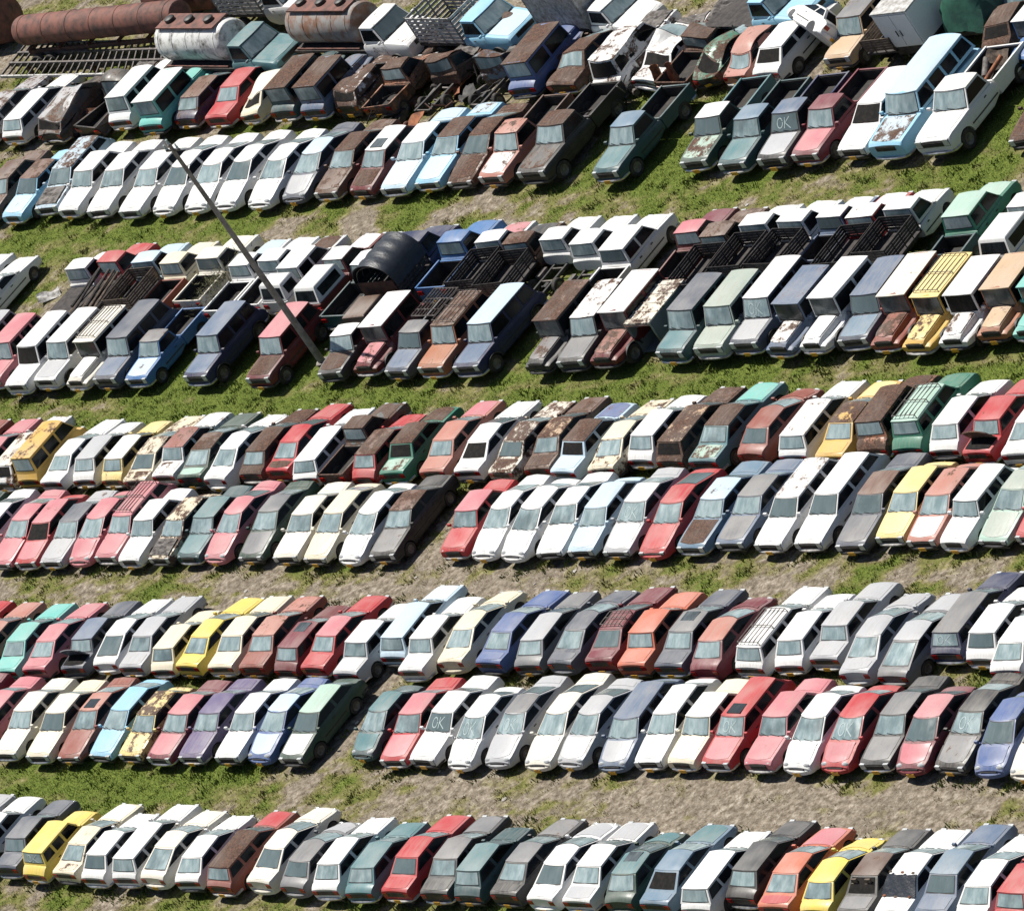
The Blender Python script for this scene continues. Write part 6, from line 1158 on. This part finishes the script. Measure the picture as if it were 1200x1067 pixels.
# tyres, brush and other loose things
def tyre(p,lab,rx=0,ry=0,R_=.31):
    m=MB(); m.lathe([(-.09,R_*.6),(-.09,R_*.9),(-.05,R_),(.05,R_),(.09,R_*.9),(.09,R_*.6),(-.09,R_*.6)],20,'z'); me=m.mesh('old_tyre',35); me.materials.append(M['tyre']); o=new('old_tyre',me,None,p); o.rotation_euler=(rx,ry,random.uniform(0,6)); tag(o,lab,'tyre','loose tyres about the yard'); return o
tp=Vector((-19.11,11.60,0)); tyre((tp.x,tp.y,.78),'loose black tyre in the dark teal pickup bed, seventh row up'); 
tp=Vector((-61.82,29.52,0)); tyre((tp.x,tp.y,.1),'black tyre lying below the left end of the steel frame')
tp=Vector((-60.73,29.27,0)); tyre((tp.x+.3,tp.y,.32),'black tyre standing beside another below the steel frame',1.4,.2)
tp=Vector((-22.72,23.92,0)); tyre((tp.x,tp.y-.6,.34),'black tyre propped in front of the steel blue stripped truck, ninth row up',1.3,.5)
tp=Vector((-27.35,24.16,0)); tyre((tp.x,tp.y-.5,.34),'black tyre propped between the orange wreck and the stripped chassis, ninth row up',1.35,.3)
bp_=Vector((-28.67,11.46,0)); m=MB(); rr=random.Random(4)
for k in range(900):
    p=Vector((rr.gauss(0,.36),rr.gauss(0,.75),abs(rr.gauss(.1,.25)))); d=Vector((rr.uniform(-1,1),rr.uniform(-1,1),rr.uniform(-.2,1))).normalized()*rr.uniform(.12,.32); s=d.cross(Vector((rr.random(),rr.random(),rr.random()))).normalized()*.018
    m.add([p-s,p+s,p+d],[(0,1,2)])
me=m.mesh('dry_bush',0,False); me.materials.append(M['bush']); o=new('dry_bush',me,None,(bp_.x+.3,bp_.y-.1,.95)); tag(o,'dry brush filling the bed of a white pickup near the pole, seventh row up','brush')
# black sheet held by stones over the back glass of a white sedan, bottom row
so_=next(rc for rc in CARS if rc[5].get('f','')=='nrg' and rc[0]=='sedan_boxy' and rc[4]=='white' and rc[2]<-15)
cx,cy=so_[1],so_[2]; ty=get_type('sedan_boxy'); m=MB(); Pg=np.array([[Vector(tuple(ty.rear(f*1.02,t)))+Vector((0,-.05,.05+.012*math.sin(9*f+7*t))) for t in np.linspace(-.02,1.04,8)] for f in np.linspace(-1,1,12)])
plate(m,Pg,(0,-1,.6),.008,.006); me=m.mesh('black_sheet',60); me.materials.append(M['tarpb']); o=new('black_sheet',me,None); car_=OBJ[so_[6]]; o.location=car_.location; o.rotation_euler=car_.rotation_euler; o.scale=car_.scale; MW=Matrix.LocRotScale(car_.location,car_.rotation_euler,car_.scale); tag(o,'black plastic sheet over the rear glass of a white sedan, bottom row','sheet')
for k,(fx,t_) in enumerate([(-.8,1.06),(.1,1.06),(.85,1.04),(-.8,-.06),(-.1,-.07),(.7,-.06)]):
    q=ty.rear(fx,t_); m=MB(); s=.10; m.add([(s*a*random.uniform(.8,1.3),s*b_*.7,s*c_*.7) for a,b_,c_ in ico],fc); me=m.mesh('holding_stone',0); me.materials.append(M['orust'] if k%2 else M['wood']); o=new('holding_stone',me,None,MW@(Vector(q)+Vector((0,0,.08)))); tag(o,('reddish' if k%2 else 'grey brown')+' stone weighing down the black sheet, '+['upper left corner','upper middle','upper right corner','lower left corner','lower middle','lower right corner'][k],'stone','stones on the black sheet')
# bent panels and stripped pieces behind the ninth row
def panel(px,w_,h_,bend,mat,rot,lab,name='scrap_panel',z=.1):
    m=MB(); Pg=np.array([[(w_*(u-.5),bend*math.sin(math.pi*u)*.5+.06*math.sin(7*u+9*v_),h_*v_+.07*math.sin(6*u)) for v_ in np.linspace(0,1,7)] for u in np.linspace(0,1,8)]); plate(m,Pg,(0,-1,0),.006,.012)
    me=m.mesh(name,45); me.materials.append(M[mat]); o=new(name,me,None,(px[0],px[1],z)); o.rotation_euler=rot; tag(o,lab,'scrap','loose scrap by the ninth row'); return o
panel((-9.46,23.45,0),.45,1.35,.5,'orust',(-.12,.05,.3),'tall curved rust orange panel standing behind the teal pickup, left one of two','rusty_fender')
panel((-8.77,23.60,0),.42,1.25,.5,'orust',(-.15,-.1,-.2),'tall curved rust orange panel standing behind the teal pickup, right one of two','rusty_fender')
panel((-7.41,27.00,0),1.2,.9,.3,'black',(-.9,.2,.6),'black bent panel lying beyond the green wreck, ninth row up')
panel((-8.02,26.27,0),1.0,.7,.3,'steel',(-1.1,.3,1.2),'grey crumpled sheet beside the black bent panel, ninth row up')
panel((-5.86,27.28,0),1.1,.3,.1,'greyslat',(-1.4,.1,.9),'white strip of bodywork lying in the grass below the sky blue lorry')
panel((-9.58,26.33,0),1.3,.8,.4,'orust',(-.8,.2,.2),'rust orange crumpled panel at the head of the green wreck')
panel((-13.72,26.93,0),1.6,.8,.4,'black',(-.7,.1,-.4),'black mangled panel behind the stripped white wreck, ninth row up')
panel((-26.87,26.52,0),1.4,.5,.3,'rust',(-1.0,.2,.8),'rust brown sheet lying behind the stripped chassis, ninth row up')
panel((-25.50,26.85,0),.8,.6,.2,'steel',(-.9,.5,.1),'grey steel piece by the weeds behind the slatted truck, ninth row up')
panel((-22.58,27.00,0),.9,.5,.2,'rust',(-1.0,-.4,.4),'rust brown piece behind the blue jeep with rusty roof')
panel((-54.71,27.65,0),1.5,.9,.4,'steel',(-.9,.1,.3),'dark crumpled bonnet heaped on the stripped black pickup, ninth row up')
panel((-52.78,27.06,0),1.2,.8,.3,'black',(-.6,.3,-.5),'black torn panel leaning against the white off-roader, ninth row up')
panel((-42.51,12.28,0),1.1,.6,.2,'greyslat',(-1.2,.2,.9),'pale broken panel lying left of the timber poles, seventh row up')

# loose scrap lying thick among the stripped vehicles of the ninth row
sr=random.Random(12)
def scrap_at(cx,cy,k):
    typ=k%4; rot=(sr.uniform(-.6,.6),sr.uniform(-.6,.6),sr.uniform(0,6.28)); z=sr.uniform(.05,.45)
    if typ==0:
        m=MB(); w_,h_=sr.uniform(.5,1.1),sr.uniform(.4,.9); Pg=np.array([[(w_*(u-.5)*2*.6,h_*(v_-.5)*1.4,.12*math.sin(5*u+4*v_)+.16*math.sin(3*u*v_+k)) for v_ in np.linspace(0,1,6)] for u in np.linspace(0,1,6)]); plate(m,Pg,(0,0,1),.006,.012); nm='scrap_panel'
    elif typ==1:
        m=MB()
        for q in range(5): a=Vector((sr.uniform(-.7,.7),sr.uniform(-.5,.5),sr.uniform(0,.4))); m.bar(a,a+Vector((sr.uniform(-.8,.8),sr.uniform(-.8,.8),sr.uniform(0,.5))),sr.uniform(.02,.045),5)
        nm='bent_tubes'
    elif typ==2:
        m=MB(); m.box(-.28,.28,-.34,.34,0,.38); m.bar((-.1,-.6,.2),(-.1,-.34,.2),.16,10); m.bar((.1,0,.38),(.1,0,.62),.11,8); m.box(.281,.38,-.3,.3,.12,.3); m.bar((-.33,-.2,.1),(-.33,.25,.3),.05,6); rot=(sr.uniform(-.2,.2),sr.uniform(-.2,.2),rot[2]); z=.03; nm='engine_block'
    else:
        m=MB(); L_=sr.uniform(1.1,1.5); m.bar((-L_/2,0,.3),(L_/2,0,.3),.06,8); m.bar((0,-.1,.3),(0,.14,.3),.16,10)
        for s in (-1,1): m.lathe([(-.08,.18),(-.08,.26),(-.04,.30),(.04,.30),(.08,.26),(.08,.18)],16,'x',0,(s*L_/2,0,.3))
        rot=(0,sr.uniform(-.1,.1),rot[2]); z=0; nm='axle'
    me=m.mesh(nm,35); me.materials.append(M[sr.choice(['steel','rust','dark','black','darkwood','rust'] if typ!=0 else ['steel','rust','black','orust','dark'])]); o=new(nm,me,None,(cx,cy,z)); o.rotation_euler=rot
    lab={0:'crumpled sheet of scrap metal',1:'tangle of bent scrap tubes',2:'dark greasy engine block',3:'loose axle with its wheel hubs'}[typ]
    return o,lab
for (px,n_,rx,ry,where) in (((-53.09,26.32,0),9,1.3,2.0,'around the stripped black pickup, ninth row'),((-25.40,24.79,0),18,3.0,2.4,'between orange wreck and blue jeep, ninth row'),((-12.69,24.95,0),10,1.6,2.2,'around the stripped white wrecks, ninth row'),((-7.62,26.11,0),12,2.2,1.2,'behind the crumpled green hatchback')):
    for k in range(n_):
        o,lab=scrap_at(px[0]+sr.uniform(-rx,rx),px[1]+sr.uniform(-ry,ry),k); tag(o,lab+' '+where,'scrap','scrap '+where)
# loads left in two pickup beds
def in_bed(word,row,lab,cat,name,mb,mat,loc,rot):
    car=find(word,row); me=mb.mesh(name,40); me.materials.append(M[mat]); MW=Matrix.LocRotScale(car.location,car.rotation_euler,car.scale); o=new(name,me,None,MW@Vector(loc)); o.rotation_euler=rot; tag(o,lab,cat); return o
bp0=next(o for k,o in OBJ.items() if k.startswith('white pickup truck') and 'eighth' in k)
def put(mb,name,mat,loc,rot,lab,cat):
    me=mb.mesh(name,40); me.materials.append(M[mat]); MW=Matrix.LocRotScale(bp0.location,bp0.rotation_euler,bp0.scale); o=new(name,me,None,MW@Vector(loc)); o.rotation_euler=rot; tag(o,lab,cat,'load in the white pickup bed')
m=MB(); m.lathe([(-.55,.001),(-.55,.15),(.55,.15),(.55,.001)],14,'y'); put(m,'steel_drum','steel',(.25,-1.5,.95),(.2,.3,.5),'grey steel cylinder lying in the big white pickup bed, eighth row up','cylinder')
m=MB(); m.lathe([(-.7,.001),(-.7,.10),(.7,.10),(.7,.001)],12,'y'); put(m,'rusty_pipe','orust',(-.2,-1.3,.95),(.35,0,-.4),'rust orange pipe leaning in the big white pickup bed, eighth row up','pipe')
m=MB(); Pg=np.array([[(.9*(u-.5),.7*(v_-.5),.15*math.sin(5*u+3*v_)) for v_ in np.linspace(0,1,6)] for u in np.linspace(0,1,6)]); plate(m,Pg,(0,0,1),.006,.012); put(m,'bent_sheet','wood',(.1,-2.1,.95),(.5,.4,.3),'brown bent sheet at the tail of the big white pickup bed','sheet')
